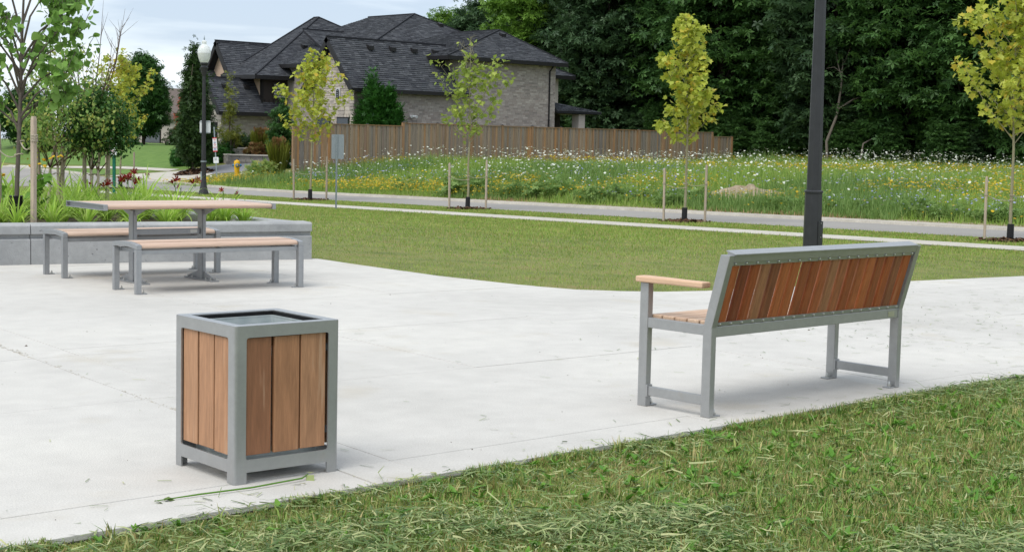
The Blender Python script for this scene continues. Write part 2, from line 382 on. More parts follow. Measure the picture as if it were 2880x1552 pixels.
# ------------------------------------------------------------------ ground, road, walks
def clip_poly(subj, cell):
    """subject polygon clipped by a convex counter-clockwise cell"""
    out = list(subj)
    for i in range(len(cell)):
        a, b = cell[i], cell[(i+1) % len(cell)]; inp = out; out = []
        if not inp: return out
        def side(p): return (b[0]-a[0])*(p[1]-a[1])-(b[1]-a[1])*(p[0]-a[0])
        for j in range(len(inp)):
            p, q = inp[j-1], inp[j]; sp_, sq = side(p), side(q)
            if (sp_ >= 0) != (sq >= 0):
                t = sp_/(sp_-sq); out.append((p[0]+(q[0]-p[0])*t, p[1]+(q[1]-p[1])*t))
            if sq >= 0: out.append(q)
    return out
def parea(p): return .5*sum(p[i-1][0]*p[i][1]-p[i][0]*p[i-1][1] for i in range(len(p)))
def grid_ground():
    xs = sorted(set([-1500, -700, -300, -120, -50, -25, -12]+list(np.arange(-5, 36, 1.0))+[39.8]+list(np.arange(36, 112, .7))+[120, 140, 180, 260, 500, 900, 1500]))
    ys = sorted(set([-1500, -700, -300, -120, -50, -20]+list(np.arange(-8, 160, 1.25))+[175, 200, 240, 320, 500, 900, 1500]))
    X, Y = np.meshgrid(xs, ys, indexing='ij'); Zv = zg(X, Y)
    m = (X > 40.5) & (X < 100) & (Y > -10) & (Y < 66)
    Zv = Zv+np.where(m, .10*wob(X, Y, .35, 3)*sm(40.5, 45, X), 0)
    Zv = Zv-.022*np.maximum(0, np.hypot(X, Y)-150)
    V = np.stack([X, Y, Zv], -1).reshape(-1, 3); n = len(ys)
    i, j = np.meshgrid(np.arange(len(xs)-1), np.arange(n-1), indexing='ij'); b = (i*n+j).ravel()
    me = np_mesh('ground', V, np.stack([b, b+n, b+n+1, b+1], -1))
    me.polygons.foreach_set('use_smooth', [True]*len(me.polygons))
    return tag(obj('ground', me, 'lawn_soil'), 'wide lawn and verge ground sheet around the plaza and road', kind='structure')
grid_ground()
def sheet(name, poly, m, off, step=1.0, thick=None, label=None, parent=None, zf=None):
    if parea(poly) < 0: poly = poly[::-1]
    zf = zf or (lambda x, y: Z(x, y)+off-.022*max(0, math.hypot(x, y)-150))
    mb = MB(); x0 = min(p[0] for p in poly); x1 = max(p[0] for p in poly); y0 = min(p[1] for p in poly); y1 = max(p[1] for p in poly)
    nx = max(1, int(math.ceil((x1-x0)/step))); ny = max(1, int(math.ceil((y1-y0)/(step*1.5))))
    for i in range(nx):
        for j in range(ny):
            a, b, c, d = x0+(x1-x0)*i/nx, x0+(x1-x0)*(i+1)/nx, y0+(y1-y0)*j/ny, y0+(y1-y0)*(j+1)/ny
            q = clip_poly(poly, [(a, c), (b, c), (b, d), (a, d)])
            if len(q) >= 3 and abs(parea(q)) > 1e-4: mb.add([(p[0], p[1], zf(*p)) for p in q], [tuple(range(len(q)))])
    o = mb.build(name, m, parent, fix=False)
    return tag(o, label, kind='structure') if parent is None else o
far_edge = [(39.3, -60), (39.3, 57), (39.9, 64), (41.2, 69), (41.9, 74), (42.6, 80), (43.5, 87), (44.2, 95), (42, 104), (30, 118), (10, 140), (-20, 175)]
near_edge = [(35.2, -60), (35.2, 57), (34.4, 63), (33.0, 67.5), (30, 72), (20, 86), (0, 110), (-30, 140)]
sheet('road', near_edge+far_edge[::-1], 'asphalt', .012, 1.4, label='grey asphalt road bending away to the left')
def ribbon(name, line, w, h, m, label, off=0.0, parent=None):
    mb = MB(); P = []
    for i in range(len(line)-1):
        a, b = Vector(line[i]), Vector(line[i+1]); n = max(1, int((b-a).length/1.2))
        P += [a.lerp(b, k/n) for k in range(n)]
    P.append(Vector(line[-1]))
    for i, p in enumerate(P):
        d = (P[min(i+1, len(P)-1)]-P[max(i-1, 0)]).normalized(); nn = Vector((d.y, -d.x))
        z = Z(p.x, p.y)+off
        jit = .02*math.sin(i*2.3)+.02*math.sin(i*.77)
        for t, dz in ((-.02, 0), (.02+jit*.5, h), (w*.75, h+.015), (w+jit, h-.01), (w+.05+jit, -.05)):
            q = p+nn*t; mb.v.append((q.x, q.y, z+dz))
        if i: b = 5*i; mb.f += [(b-5+k, b+k, b+k+1, b-4+k) for k in range(4)]
    o = mb.build(name, m, parent, smooth=30); tag(o, label, kind='structure'); return o
ribbon('kerb', [p for p in far_edge[:5]], .5, .09, 'kerb_concrete', 'pale concrete kerb along the far side of the road', .0)
ribbon('dirt_verge', [(39.85, 5), (39.85, 22), (39.85, 40), (39.85, 52)], 1.5, .06, 'dirt', 'bare sandy soil strip between kerb and meadow', .0)
ribbon('kerb', [(42.6, 80.5), (43.5, 87), (44.2, 95), (42, 104), (30, 118)], .4, .08, 'kerb_concrete', 'pale concrete kerb around the far bend of the road')
sidewalk = sheet('sidewalk', [(30.9, -40), (32.3, -40), (32.3, 60), (30.9, 62)], 'joint_base', .012, 1.4, label='narrow pale concrete pavement between lawn and road')
for k in range(40):
    y0 = 6+k*1.4; mb = MB(); q = [(30.92, y0+.012), (32.28, y0+.012), (32.28, y0+1.388), (30.92, y0+1.388)]
    mb.add([(p[0], p[1], Z(*p)+.026) for p in q]+[(p[0], p[1], Z(*p)-.05) for p in q], [(0, 1, 2, 3), (0, 4, 5, 1), (1, 5, 6, 2), (2, 6, 7, 3), (3, 7, 4, 0)])
    mb.build('slab', 'walk_concrete', sidewalk)
sheet('driveway', [(45.4, 72.5), (48, 70.9), (58, 71.5), (58, 77), (50, 74.9), (47.5, 75.7), (45.4, 76.4)], 'driveway_asphalt', .012, .8, label='grey asphalt driveway curving in towards the big house')
sheet('driveway_apron', [(42.2, 71.0), (45.38, 72.5), (45.38, 76.4), (42.9, 79.6)], 'walk_concrete', .014, .8, label='pale concrete apron where the driveway meets the road')
sheet('path', [(45.2, 77), (45.9, 77), (45.7, 83), (45.0, 90), (44.7, 96), (44.2, 96), (44.6, 88), (45.1, 82)], 'walk_concrete', .02, .8, label='pale footpath crossing the front lawns of the far houses')
sheet('front_lawn', [(45.9, 76.6), (48.4, 76.4), (52, 80), (62, 84), (64, 130), (46, 120), (45.2, 96), (45.8, 84)], 'lush_lawn', .012, 1.2, label='bright green front lawn of the far houses')
sheet('front_lawn', [(43.0, 80.3), (45.0, 77.6), (44.9, 82), (44.3, 89), (43.8, 92.5)], 'lush_lawn', .012, .6, label='small bright green lawn patch between road and footpath')
# sand heap in the meadow bank
mb = MB(); cx, cy = 45.6, 36.2
hs = np.random.RandomState(4)
for i in range(9):
    for k in range(18):
        a = 2*math.pi*k/18; r = i/8
        x = cx+(2.3*math.cos(a)*r*(1+.15*math.sin(3*a)))*.55+.9*r*math.sin(a)*.6; y = cy+2.4*math.sin(a)*r-.8*math.cos(a)*r
        mb.v.append((x, y, Z(x, y)+.46*(1-r)**.6*(1+(hs.uniform(-.35, .35) if i else 0))+.04*math.sin(5*a)-.06*(r > .9)))
for i in range(8):
    for k in range(18): mb.f.append((i*18+k, i*18+(k+1) % 18, (i+1)*18+(k+1) % 18, (i+1)*18+k))
tag(mb.build('soil_heap', 'dirt', smooth=80), 'low heap of bare sandy soil on the meadow bank', 'soil heap')

# ------------------------------------------------------------------ plaza of concrete slabs
plaza_edge = [(-6, 5.35), (26, 5.35), (26, 8.25), (17.7, 9.68), (15.7, 10.02), (13.7, 10.33), (12.6, 10.5), (12.1, 10.68), (11.75, 10.95), (11.47, 11.33), (11.3, 12.0),
              (11.22, 13.24), (11.36, 14.97), (11.46, 15.9), (11.0, 16.2), (7.65, 16.95), (4.0, 17.8), (-6, 18)]
plaza = MB().prism(plaza_edge, -.2, -.022).build('plaza', 'joint_base')
tag(plaza, 'pale concrete plaza paving divided into slabs by sawn joints', kind='structure')
cs = [-5.8, -3.7, -1.6, .5, 2.7, 4.50, 4.82, 6.94, 9.07, 11.2, 13.3, 15.4, 17.6, 19.7, 21.8, 24, 26.5, 29]
ds = [(5.35, 0), (5.70, -.025), (7.86, -.055), (9.72, -.07), (10.05, -.07), (12.25, -.07), (14.35, -.07), (16.5, -.07), (19.5, -.07)]
def xpt(c, d):
    y = d[0]
    for _ in range(8): x = c+.115*(y-8); y = d[0]+d[1]*(x-5)
    return (x, y)
def slab(q, parent, m, gap=.0025):
    c = (sum(p[0] for p in q)/len(q), sum(p[1] for p in q)/len(q)); n = len(q); mb = MB()
    def ins(d): 
        r = []
        for p in q:
            v = Vector((c[0]-p[0], c[1]-p[1])); L = v.length or 1; r.append((p[0]+v.x/L*d, p[1]+v.y/L*d))
        return r
    a, b = ins(gap*1.9), ins(gap*1.9+.0025)
    dz = random.uniform(-.0012, .0012)
    mb.add([(p[0], p[1], dz) for p in b]+[(p[0], p[1], -.003) for p in a]+[(p[0], p[1], -.12) for p in a],
           [tuple(range(n))]+[(i, n+i, n+(i+1) % n, (i+1) % n) for i in range(n)]+[(n+i, 2*n+i, 2*n+(i+1) % n, n+(i+1) % n) for i in range(n)])
    mb.build('slab', m, parent)
for i in range(len(cs)-1):
    for j in range(len(ds)-1):
        cell = [xpt(cs[i], ds[j]), xpt(cs[i+1], ds[j]), xpt(cs[i+1], ds[j+1]), xpt(cs[i], ds[j+1])]
        q = clip_poly(plaza_edge, cell)
        if len(q) >= 3 and abs(parea(q)) > .01: slab(q, plaza, 'concrete')

# ------------------------------------------------------------------ litter bin
def litter_bin():
    t = thing('litter_bin', 'square silver metal litter bin with brown wooden slats in front of the grass edge', 'litter bin', (3.679, 5.703, 0), math.radians(-2.715))
    w, H, r, th = .5445, .70, .016, .008
    fr = MB()
    op = rounded(.058, w-.058, .107, .648, .012, 3)
    leg = .062
    outer = [(r, 0), (leg, 0), (leg, .05), (w-leg, .05), (w-leg, 0), (w-r, 0), (w-r, H), (r, H)]
    maps = [lambda p, d: (p[0], d, p[1]), lambda p, d: (w-d, p[0], p[1]), lambda p, d: (w-p[0], w-d, p[1]), lambda p, d: (d, w-p[0], p[1])]
    for mk in maps: fr.plate(outer, [op], mk, th)
    for cx, cy, a0 in ((r, r, 180), (w-r, r, 270), (w-r, w-r, 0), (r, w-r, 90)):   # rounded corner strips
        n = 6; vs = []
        for rr in (r, r-th):
            for i in range(n+1):
                a = math.radians(a0+90*i/n)
                for z in (0, H): vs.append((cx+rr*math.cos(a), cy+rr*math.sin(a), z))
        fs = []
        for o in (0, 2*(n+1)):
            for i in range(n): b = o+2*i; fs.append((b, b+2, b+3, b+1))
        for i in range(n): b = 2*i; c = b+2*(n+1); fs.append((b, b+2, c+2, c)); fs.append((b+1, b+3, c+3, c+1))
        fr.add(vs, fs)
    frame = fr.build('frame', 'silver', t, smooth=35)
    rim = MB().plate(rounded(.001, w-.001, .001, w-.001, r, 5), [rounded(.052, w-.052, .052, w-.052, .006, 2)], lambda p, d: (p[0], p[1], H-.004+d), .006)
    rim.build('rim', 'silver', t, smooth=35, bevel=.002)
    gap_band = MB()
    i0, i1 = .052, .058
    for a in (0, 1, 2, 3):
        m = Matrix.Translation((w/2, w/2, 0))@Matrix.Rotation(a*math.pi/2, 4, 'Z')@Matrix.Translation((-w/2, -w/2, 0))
        q = MB().box(i0, w-i0, i0, i1, .60, H-.006); q.xf(m); gap_band.add(q.v, q.f)
    gap_band.build('gap_shade_band', 'dark_void', t)  # dark strips stand in for the shade in the gap between rim and liner
    ln = MB(); a, b = .068, .072
    ln.plate(rounded(a, w-a, a, w-a, .012, 3), [rounded(b, w-b, b, w-b, .01, 3)], lambda p, d: (p[0], p[1], .08+d), .595)
    ln.plate(rounded(a-.004, w-a+.004, a-.004, w-a+.004, .014, 3), [rounded(b, w-b, b, w-b, .01, 3)], lambda p, d: (p[0], p[1], .672+d), .008)
    ln.box(a, w-a, a, w-a, .075, .079)
    ln.build('liner', 'galvanised', t, smooth=30)
    sw, g = .131, .012
    me = MB().box(-sw/2, sw/2, -.010, .010, 0, .522).mesh('slat')
    for k in range(4):
        m = Matrix.Translation((w/2, w/2, 0))@Matrix.Rotation(k*math.pi/2, 4, 'Z')@Matrix.Translation((-w/2, -w/2, 0))
        for i in range(3):
            x = .0605+sw/2+i*(sw+g)+(.003 if i == 1 else 0)
            o = obj('slat', me, 'bin_wood', t); o.matrix_local = m@Matrix.Translation((x, .022, .124+random.uniform(-.003, .003)))
            md = o.modifiers.new('Bevel', 'BEVEL'); md.width = .002; md.segments = 2
        for z in (.18, .56):
            q = MB().box(.02, w-.02, .034, .040, z, z+.03); q.xf(m); q.build('slat_bracket', 'table_silver', t)
litter_bin()

# ------------------------------------------------------------------ park bench with back (seen from behind)
def park_bench():
    t = thing('park_bench', 'silver metal bench with brown slatted back seen from behind beside the near lawn', 'bench', (6.703, 5.536, 0))
    L, D, S, T, ln = 1.911, .547, .511, .9285, .1164
    wx, wy = .044, .064
    dy, dz = -ln, T-S
    for x in (0, L-wx):
        MB().prism([(0, 0), (wy, 0), (wy, S-.005), (wy-ln+.006, T), (-ln, T), (0, S)], x, x+wx, 'x').build('leg', 'silver', t, bevel=.004)
        MB().box(x, x+wx, D-wy, D, 0, .728).build('leg', 'silver', t, bevel=.004)
        MB().box(x+.004, x+wx-.004, wy-.002, D-wy+.002, .465, .524).build('side_rail', 'silver', t, bevel=.003)
        MB().box(x+.008, x+wx-.008, wy-.002, D-wy+.002, .066, .121).build('stretcher', 'silver', t, bevel=.003)
        q = MB()
        q.box(x-.001, x+wx+.001, D-wy-.012, D-wy+.001, .058, .13); q.build('weld_plate', 'silver', t, bevel=.002)
        s = 1 if x == 0 else -1
        for y0, y1 in ((D-.06, D-.004), (.004, .06)):
            xa = x+wx if s > 0 else x-.062
            p = MB().box(xa, xa+.062, y0, y1, 0, .008).build('foot_plate', 'silver', t, bevel=.002)
            b = MB().lathe([(.007, 0), (.007, .03), (.004, .038)], 8, (xa+.036, (y0+y1)/2), .004); b.lathe([(.013, 0), (.013, .012)], 6, (xa+.036, (y0+y1)/2), .008)
            b.build('bolt', 'bolt_steel', p, smooth=30)
        pts = [(-.02, .10), (.058, .10), (.060, .30), (.072, .44), (.074, .58), (.060, .612), (-.016, .612), (-.028, .58), (-.026, .44), (-.016, .30)]
        MB().prism([(x+a+.001, .0+b-.035) for a, b in pts], .730, .764, 'z').build('armrest', 'arm_wood', t, bevel=.008)
    MB().box(wx, L-wx, .006, .052, .456, .516).build('rear_rail', 'silver', t, bevel=.003)
    MB().box(wx, L-wx, D-.06, D-.012, .456, .516).build('front_rail', 'silver', t, bevel=.003)
    for xc in (.62, 1.28): MB().box(xc, xc+.04, .05, D-.058, .470, .512).build('seat_support', 'silver', t)
    n = 5; sw = .083
    me = MB().box(wx+.004, L-wx-.004, 0, sw, 0, .024).mesh('seat_slat')
    for i in range(n):
        o = obj('seat_slat', me, 'seat_wood', t, (0, .045+i*(sw+.011), .5165)); md = o.modifiers.new('Bevel', 'BEVEL'); md.width = .006; md.segments = 2
    # back: local frame along the lean
    ax = math.atan2(-dy, dz)
    M = Matrix.Translation((0, .012, S+.004))@Matrix.Rotation(ax, 4, 'X')
    Lb = math.hypot(dy, dz)
    q = MB().box(wx, L-wx, -.012, .046, Lb-.046, Lb-.002); q.xf(M); q.build('top_rail', 'silver', t, bevel=.004)
    q = MB().box(wx-.002, L-wx+.002, -.018, .056, Lb-.004, Lb+.006); q.xf(M); q.build('top_cap', 'silver', t, bevel=.003)
    for z0, z1 in ((Lb-.068, Lb-.046), (.004, .026)):
        q = MB().box(wx, L-wx, -.004, 0, z0, z1); q.xf(M); fl = q.build('slat_flange', 'silver', t)
        rv = MB()
        for i in range(19):
            x = wx+.028+i*(L-2*wx-.056)/18
            c = MB().lathe([(.009, 0), (.008, .005), (.004, .008)], 8); c.xf(M@Matrix.Translation((x, -.004, (z0+z1)/2))@Matrix.Rotation(math.pi/2, 4, 'X')); rv.add(c.v, c.f)
        tag(rv.build('rivet', 'bolt_steel', fl, smooth=40), kind='stuff')
    pitch = (L-2*wx)/19; sw = pitch-.018
    me = MB().box(-sw/2, sw/2, 0, .024, .006, Lb-.050).mesh('slat')
    for i in range(19):
        dx = -.004 if i == 6 else (.003 if i == 7 else random.uniform(-.0015, .0015))
        o = obj('slat', me, 'back_wood', t); o.matrix_local = M@Matrix.Translation((wx+pitch*(i+.5)+dx, .0015, 0)); md = o.modifiers.new('Bevel', 'BEVEL'); md.width = .011; md.segments = 4
    MB().box(L-wx-.115, L-wx-.045, .0035, .0065, .468, .502).build('maker_plate', 'bolt_steel', t)
park_bench()

# ------------------------------------------------------------------ picnic table and its two backless benches
def arc(y0, y1, z, rise, n=12): return [(y0+(y1-y0)*i/n, z+rise*(1-(2*i/n-1)**2)) for i in range(n+1)]
TH = math.radians(-5.466)
def tloc(a, b): return (7.343+a*math.cos(TH)-b*math.sin(TH), 13.082+a*math.sin(TH)+b*math.cos(TH), 0)
def flat_bench(label, loc):
    t = thing('backless_bench', label, 'bench', loc, TH, 'backless benches of the picnic table')
    L, D = 1.80, .5725
    for x in (0, L-.052):
        s = 1 if x == 0 else -1
        for y in (0, D-.058):
            MB().box(x, x+.052, y, y+.058, 0, .425).build('leg', 'table_silver', t, bevel=.004)
            MB().box(x-.003 if s > 0 else x+.047, x+.005 if s > 0 else x+.055, y-.002, y+.010, 0, .425).build('leg_flange', 'table_silver', t)
            xa = x+.052 if s > 0 else x-.058
            p = MB().box(xa, xa+.058, y+.004, y+.054, 0, .009).build('foot_plate', 'table_silver', t, bevel=.002)
            MB().lathe([(.012, 0), (.012, .012), (.006, .012), (.006, .03)], 8, (xa+.034, y+.03), .009).build('bolt', 'bolt_steel', p, smooth=30)
        top = arc(0, D, .468, .024); bot = arc(0, D, .4255, .018)
        MB().prism(top+bot[::-1], x, x+.052, 'x').build('end_arch', 'table_silver', t, smooth=25, bevel=.003)
    for y in (.03, D-.075): MB().box(.05, L-.05, y, y+.045, .378, .418).build('rail', 'table_silver', t, bevel=.003)
    for xc in (.06, .87, L-.1): MB().box(xc, xc+.04, .075, D-.075, .385, .425).build('seat_support', 'table_silver', t)
    n = 4; sw = (D-.02)/n-.006
    for i in range(n):
        y0 = .012+i*(sw+.006); z = .432+.022*(1-((y0+sw/2)/D*2-1)**2)
        if i in (0, n-1):
            p = [(y0, z+.006), (y0+.004, z-.006), (y0+.018, z-.008), (y0+sw, z-.006), (y0+sw, z+.040), (y0+.04, z+.038), (y0+.016, z+.030), (y0+.004, z+.018)]
            if i: p = [(2*(y0+sw/2)-a, b) for a, b in p][::-1]
        else: p = [(y0, z-.004), (y0+sw, z-.004), (y0+sw, z+.036), (y0, z+.036)]
        MB().prism(p, .058, L-.058, 'x').build('slat', 'table_wood', t, smooth=40, bevel=.004)
flat_bench('backless silver bench with tan slats, nearest the bin, in front of the picnic table', tloc(0, 0))
flat_bench('backless silver bench with tan slats between the picnic table and the concrete planter', tloc(0, 1.837))
def picnic_table():
    t = thing('picnic_table', 'silver framed picnic table with tan slatted top on two posts', 'table', tloc(-.02, .80), TH)
    L, D, H = 1.90, .76, .815
    W0, W1 = -.07, .90
    n = 7; sw = (W1-W0)/n-.004
    for i in range(n):
        y0 = W0+i*(sw+.004)+.002
        if i in (0, n-1):
            p = [(y0, H-.022), (y0+.006, H-.040), (y0+.022, H-.046), (y0+sw, H-.046), (y0+sw, H), (y0+.03, H-.001), (y0+.010, H-.006), (y0+.002, H-.014)]
            if i: p = [(2*(y0+sw/2)-a, b) for a, b in p][::-1]
        else: p = [(y0, H-.044), (y0+sw, H-.044), (y0+sw, H), (y0, H)]
        MB().prism(p, .042, L-.042, 'x').build('slat', 'table_wood', t, smooth=40, bevel=.004)
    for x, s in ((0, 1), (L, -1)):
        q = MB()
        def bx(a, b, c, d, e, f): q.box(min(x+s*a, x+s*b), max(x+s*a, x+s*b), c, d, e, f)
        bx(.030, .040, W0-.004, W1+.004, H-.055, H+.003); bx(.0, .030, W0-.004, W1+.004, H-.003, H+.003); bx(0, .030, W0-.004, W1+.004, H-.055, H-.049)
        bx(.0, .03, W0-.004, W0+.006, H-.049, H-.003); bx(.0, .03, W1-.006, W1+.004, H-.049, H-.003)
        q.build('end_cap', 'table_silver', t)
    for x in (.50, 1.27):
        MB().box(x-.025, x+.025, D/2-.05, D/2+.05, .014, H-.075).build('post', 'table_silver', t, bevel=.004)
        for y in (D/2-.062, D/2+.052): MB().box(x-.016, x+.016, y, y+.010, .02, H-.08).build('post_rib', 'table_silver', t)
        br = MB().prism([(D/2-.30, H-.047), (D/2+.30, H-.047), (D/2+.30, H-.060), (D/2+.10, H-.125), (D/2-.10, H-.125), (D/2-.30, H-.060)], x-.006, x+.006, 'x')
        br.box(x-.03, x+.03, D/2-.31, D/2+.31, H-.058, H-.0475); br.build('bracket', 'table_silver', t)
        ft = MB().box(x-.045, x+.045, D/2-.325, D/2+.325, 0, .014); fo = ft.build('foot', 'table_silver', t, bevel=.002)
        g = MB()
        for s in (-1, 1): g.prism([(D/2+s*.045, .013), (D/2+s*.30, .013), (D/2+s*.30, .03), (D/2+s*.045, .10)], x-.006, x+.006, 'x')
        g.build('gusset', 'table_silver', fo)
        for s in (-1, 1):
            for dd in (.16, .27):
                for xx in (-.028, .028): MB().lathe([(.011, 0), (.011, .012), (.006, .012), (.006, .026)], 8, (x+xx, D/2+s*dd), .014).build('bolt', 'bolt_steel', fo, smooth=30)
    MB().box(.528, 1.242, D/2-.014, D/2+.014, .485, .545).build('beam', 'table_silver', t, bevel=.003)
    MB().box(1.13, 1.21, D/2-.017, D/2-.0145, .497, .532).build('maker_plate', 'bolt_steel', t)
picnic_table()

# ------------------------------------------------------------------ tall lamp post (foreground) and street lamp
def oct_tube(mb, secs, c=(0, 0), rot=math.pi/8, n=8):
    b = len(mb.v)
    for z, r in secs:
        for k in range(n):
            a = rot+2*math.pi*k/n; mb.v.append((c[0]+r*math.cos(a), c[1]+r*math.sin(a), z))
    for i in range(len(secs)-1):
        for k in range(n): k2 = (k+1) % n; mb.f.append((b+i*n+k, b+i*n+k2, b+(i+1)*n+k2, b+(i+1)*n+k))
    mb.f.append(tuple(b+k for k in reversed(range(n)))); e_ = b+(len(secs)-1)*n; mb.f.append(tuple(e_+k for k in range(n)))
    return mb
def tall_lamp():
    x, y = 20.0, 14.55
    t = thing('lamp_post', 'tall black octagonal steel lamp post rising out of frame behind the bench back', 'lamp post', (x, y, Z(x, y)-.02))
    t.rotation_euler = (0, -.006, 0)
    oct_tube(MB(), [(0, .150), (.02, .150), (1.12, .138)]).build('base_shaft', 'black_paint', t, bevel=.006)
    oct_tube(MB(), [(1.12, .152), (1.15, .152), (1.165, .13)]).build('collar', 'black_paint', t, bevel=.004)
    oct_tube(MB(), [(1.16, .119), (5.6, .075)]).build('shaft', 'black_paint', t, bevel=.005)
    a = math.atan2(-.78, -.62)
    fx = MB().box(-.055, .055, -.010, .006, .18, .68)
    m = Matrix.Rotation(math.radians(0), 4, 'Z')
    fx.xf(Matrix.Translation((.012, 0, 0))@Matrix.Rotation(math.radians(0), 4, 'Z')@Matrix.Translation((0, -.142, 0)))
    d = fx.build('access_door', 'black_paint', t, bevel=.002)
    for z in (.21, .43, .65): MB().lathe([(.009, 0), (.009, .006)], 8).xf(Matrix.Translation((.012, -.152, z))@Matrix.Rotation(math.pi/2, 4, 'X')).build('screw', 'bolt_steel', d)
    oct_tube(MB(), [(5.55, .12), (5.6, .16), (5.72, .16)]).build('lamp_head', 'black_paint', t)
tall_lamp()
def street_lamp():
    x, y = 34.15, 55.37
    t = thing('street_lamp', 'black street lamp with white acorn globe standing beside the road', 'street lamp', (x, y, Z(x, y)))
    t.rotation_euler = _R.xyz*0
    n = 16; MB().lathe([(.215, 0), (.215, .05), (.18, .16), (.135, .36), (.112, .62), (.105, .68)], n).build('flared_base', 'post_black', t, smooth=40)
    mb = MB(); b = 0
    prof = [(.105, .66), (.100, 1.36)]
    for r, z in prof:
        for k in range(32):
            a = 2*math.pi*k/32; rr = r*(1 if k % 2 else .93); mb.v.append((rr*math.cos(a), rr*math.sin(a), z))
    for k in range(32): mb.f.append((k, (k+1) % 32, 32+(k+1) % 32, 32+k))
    mb.build('fluted_shaft', 'post_black', t)
    MB().lathe([(.118, 0), (.122, .02), (.118, .05)], 20, z0=1.34).build('ring', 'galv_post', t, smooth=40)
    mb = MB()
    for r, z in ((.094, 1.38), (.068, 4.86)):
        for k in range(32):
            a = 2*math.pi*k/32; rr = r*(1 if k % 2 else .92); mb.v.append((rr*math.cos(a), rr*math.sin(a), z))
    for k in range(32): mb.f.append((k, (k+1) % 32, 32+(k+1) % 32, 32+k))
    mb.build('shaft', 'post_black', t)
    MB().lathe([(.07, 4.84), (.085, 4.88), (.105, 4.98), (.155, 5.15), (.17, 5.20), (.12, 5.23), (.115, 5.30), (.16, 5.33), (.165, 5.38), (.14, 5.40)], 20).build('fitter', 'post_black', t, smooth=40)
    g = MB().lathe([(.15, 5.39), (.19, 5.46), (.235, 5.58), (.262, 5.72), (.268, 5.78), (.268, 5.80), (.262, 5.90), (.22, 6.02), (.14, 6.10), (.085, 6.14), (.09, 6.18), (.105, 6.22), (.09, 6.27), (.04, 6.30)], 24).build('globe', 'lamp_glass', t, smooth=50)
    MB().lathe([(.272, 5.775), (.274, 5.79), (.272, 5.805)], 24).build('globe_band', 'white_paint', g, smooth=40)
    MB().lathe([(.035, 6.29), (.02, 6.33), (.03, 6.37), (.012, 6.43), (.004, 6.50)], 10).build('finial', 'galv_post', t, smooth=40)
    # plate clamped across the shaft, its back towards the camera
    d = Matrix.Rotation(-ANG+.18, 4, 'Z')
    pl = MB().plate(rounded(-.17, .27, 2.52, 3.03, .04, 3), [], lambda p, q: (p[0], .11+q, p[1]), .004); pl.xf(d); s = pl.build('sign_plate', 'white_paint', t)
    for z in (2.55, 2.99):
        c = MB().box(-.16, .26, .095, .112, z-.012, z+.012).xf(d); c.build('clamp', 'galv_post', s)
    MB().box(-.045, .045, -.118, -.092, .55, .95).xf(Matrix.Rotation(-ANG-1.0, 4, 'Z')).build('access_door', 'galv_post', t)
street_lamp()

# ------------------------------------------------------------------ planter
PL_C = Vector((11.34, 15.84)); PL_D = Vector((7.65-11.34, 16.69-15.84)).normalized()   # along the front wall, leftwards
PL_N = Vector((PL_D.y, -PL_D.x))                                                        # inwards (away from the plaza)
if PL_N.y < 0: PL_N = -PL_N
planter = thing('planter', 'long grey concrete planter wall with a recessed groove behind the picnic benches', 'planter', (PL_C.x, PL_C.y, 0))
def wall_run(p0, p1, n, name='wall_section', th=.30, gap=.004, capout=0):
    """p0 -> p1 outer line, n inward normal"""
    d = (p1-p0).normalized(); L = (p1-p0).length
    prof = [(0, -.12), (0, .286), (.006, .293), (.045, .296), (.045, .342), (.004, .345), (0, .352), (0, .440), (.022, .462), (th-.02, .466), (th, .45), (th, -.12)]
    vs = []
    for s in (gap, L-gap):
        for a, z in prof: q = p0+d*s+n*a-PL_C; vs.append((q.x, q.y, z))
    k = len(prof); fs = [tuple(range(k)), tuple(range(2*k-1, k-1, -1))]+[(i, k+i, k+(i+1) % k, (i+1) % k) for i in range(k)]
    MB().add(vs, fs).build(name, 'wall_concrete', planter, bevel=.005)
J = Vector((7.98, 16.61))
J1 = PL_C+PL_D*((J-PL_C).dot(PL_D)); J2 = J1+PL_D*4.2
wall_run(PL_C, J1, PL_N); wall_run(J1, J2, PL_N)
B0 = PL_C+PL_N*.30; side_n = Vector((-1, 0)); B0 = Vector((PL_C.x, B0.y+.07))
wall_run(B0, Vector((PL_C.x, 20.5)), side_n, gap=.006); wall_run(Vector((PL_C.x, 20.5)), Vector((PL_C.x, 25.5)), side_n)
SOIL = .37
soil_poly = [PL_C+PL_N*.15+Vector((-.12, 0)), Vector((PL_C.x-.15, 25.4)), Vector((4.2, 25.4)), J2+PL_N*.15]
sb = MB().add([(p.x-PL_C.x, p.y-PL_C.y, SOIL) for p in soil_poly], [(0, 1, 2, 3)])
sb.build('soil', 'soil', planter)
def in_planter(x, y, m=.38):
    v = Vector((x, y))-PL_C
    return v.dot(PL_N) > m+.1 and x < PL_C.x-m and y < 25.2 and x > 4.4

# ------------------------------------------------------------------ leaf templates
def fan(outline, fold=.0):
    c = (0, .5, 0); v = [c]+[(x, y, fold*abs(x)) for x, y in outline]; n = len(outline)
    return np.array(v, float), np.array([(0, 1+i, 1+(i+1) % n) for i in range(n)])
LEAF_PLANE = fan([(0, 0), (.22, .10), (.52, .16), (.36, .38), (.56, .62), (.24, .66), (0, 1.05), (-.24, .66), (-.56, .62), (-.36, .38), (-.52, .16), (-.22, .10)], .25)
LEAF_HEART = fan([(0, .06), (.24, -.04), (.48, .16), (.46, .48), (.22, .82), (0, 1.0), (-.22, .82), (-.46, .48), (-.48, .16), (-.24, -.04)], .18)
DIAMOND = (np.array([(0, 0, 0), (.36, .5, .06), (0, 1, 0), (-.36, .5, .06)], float), np.array([(0, 1, 2, 3)]))
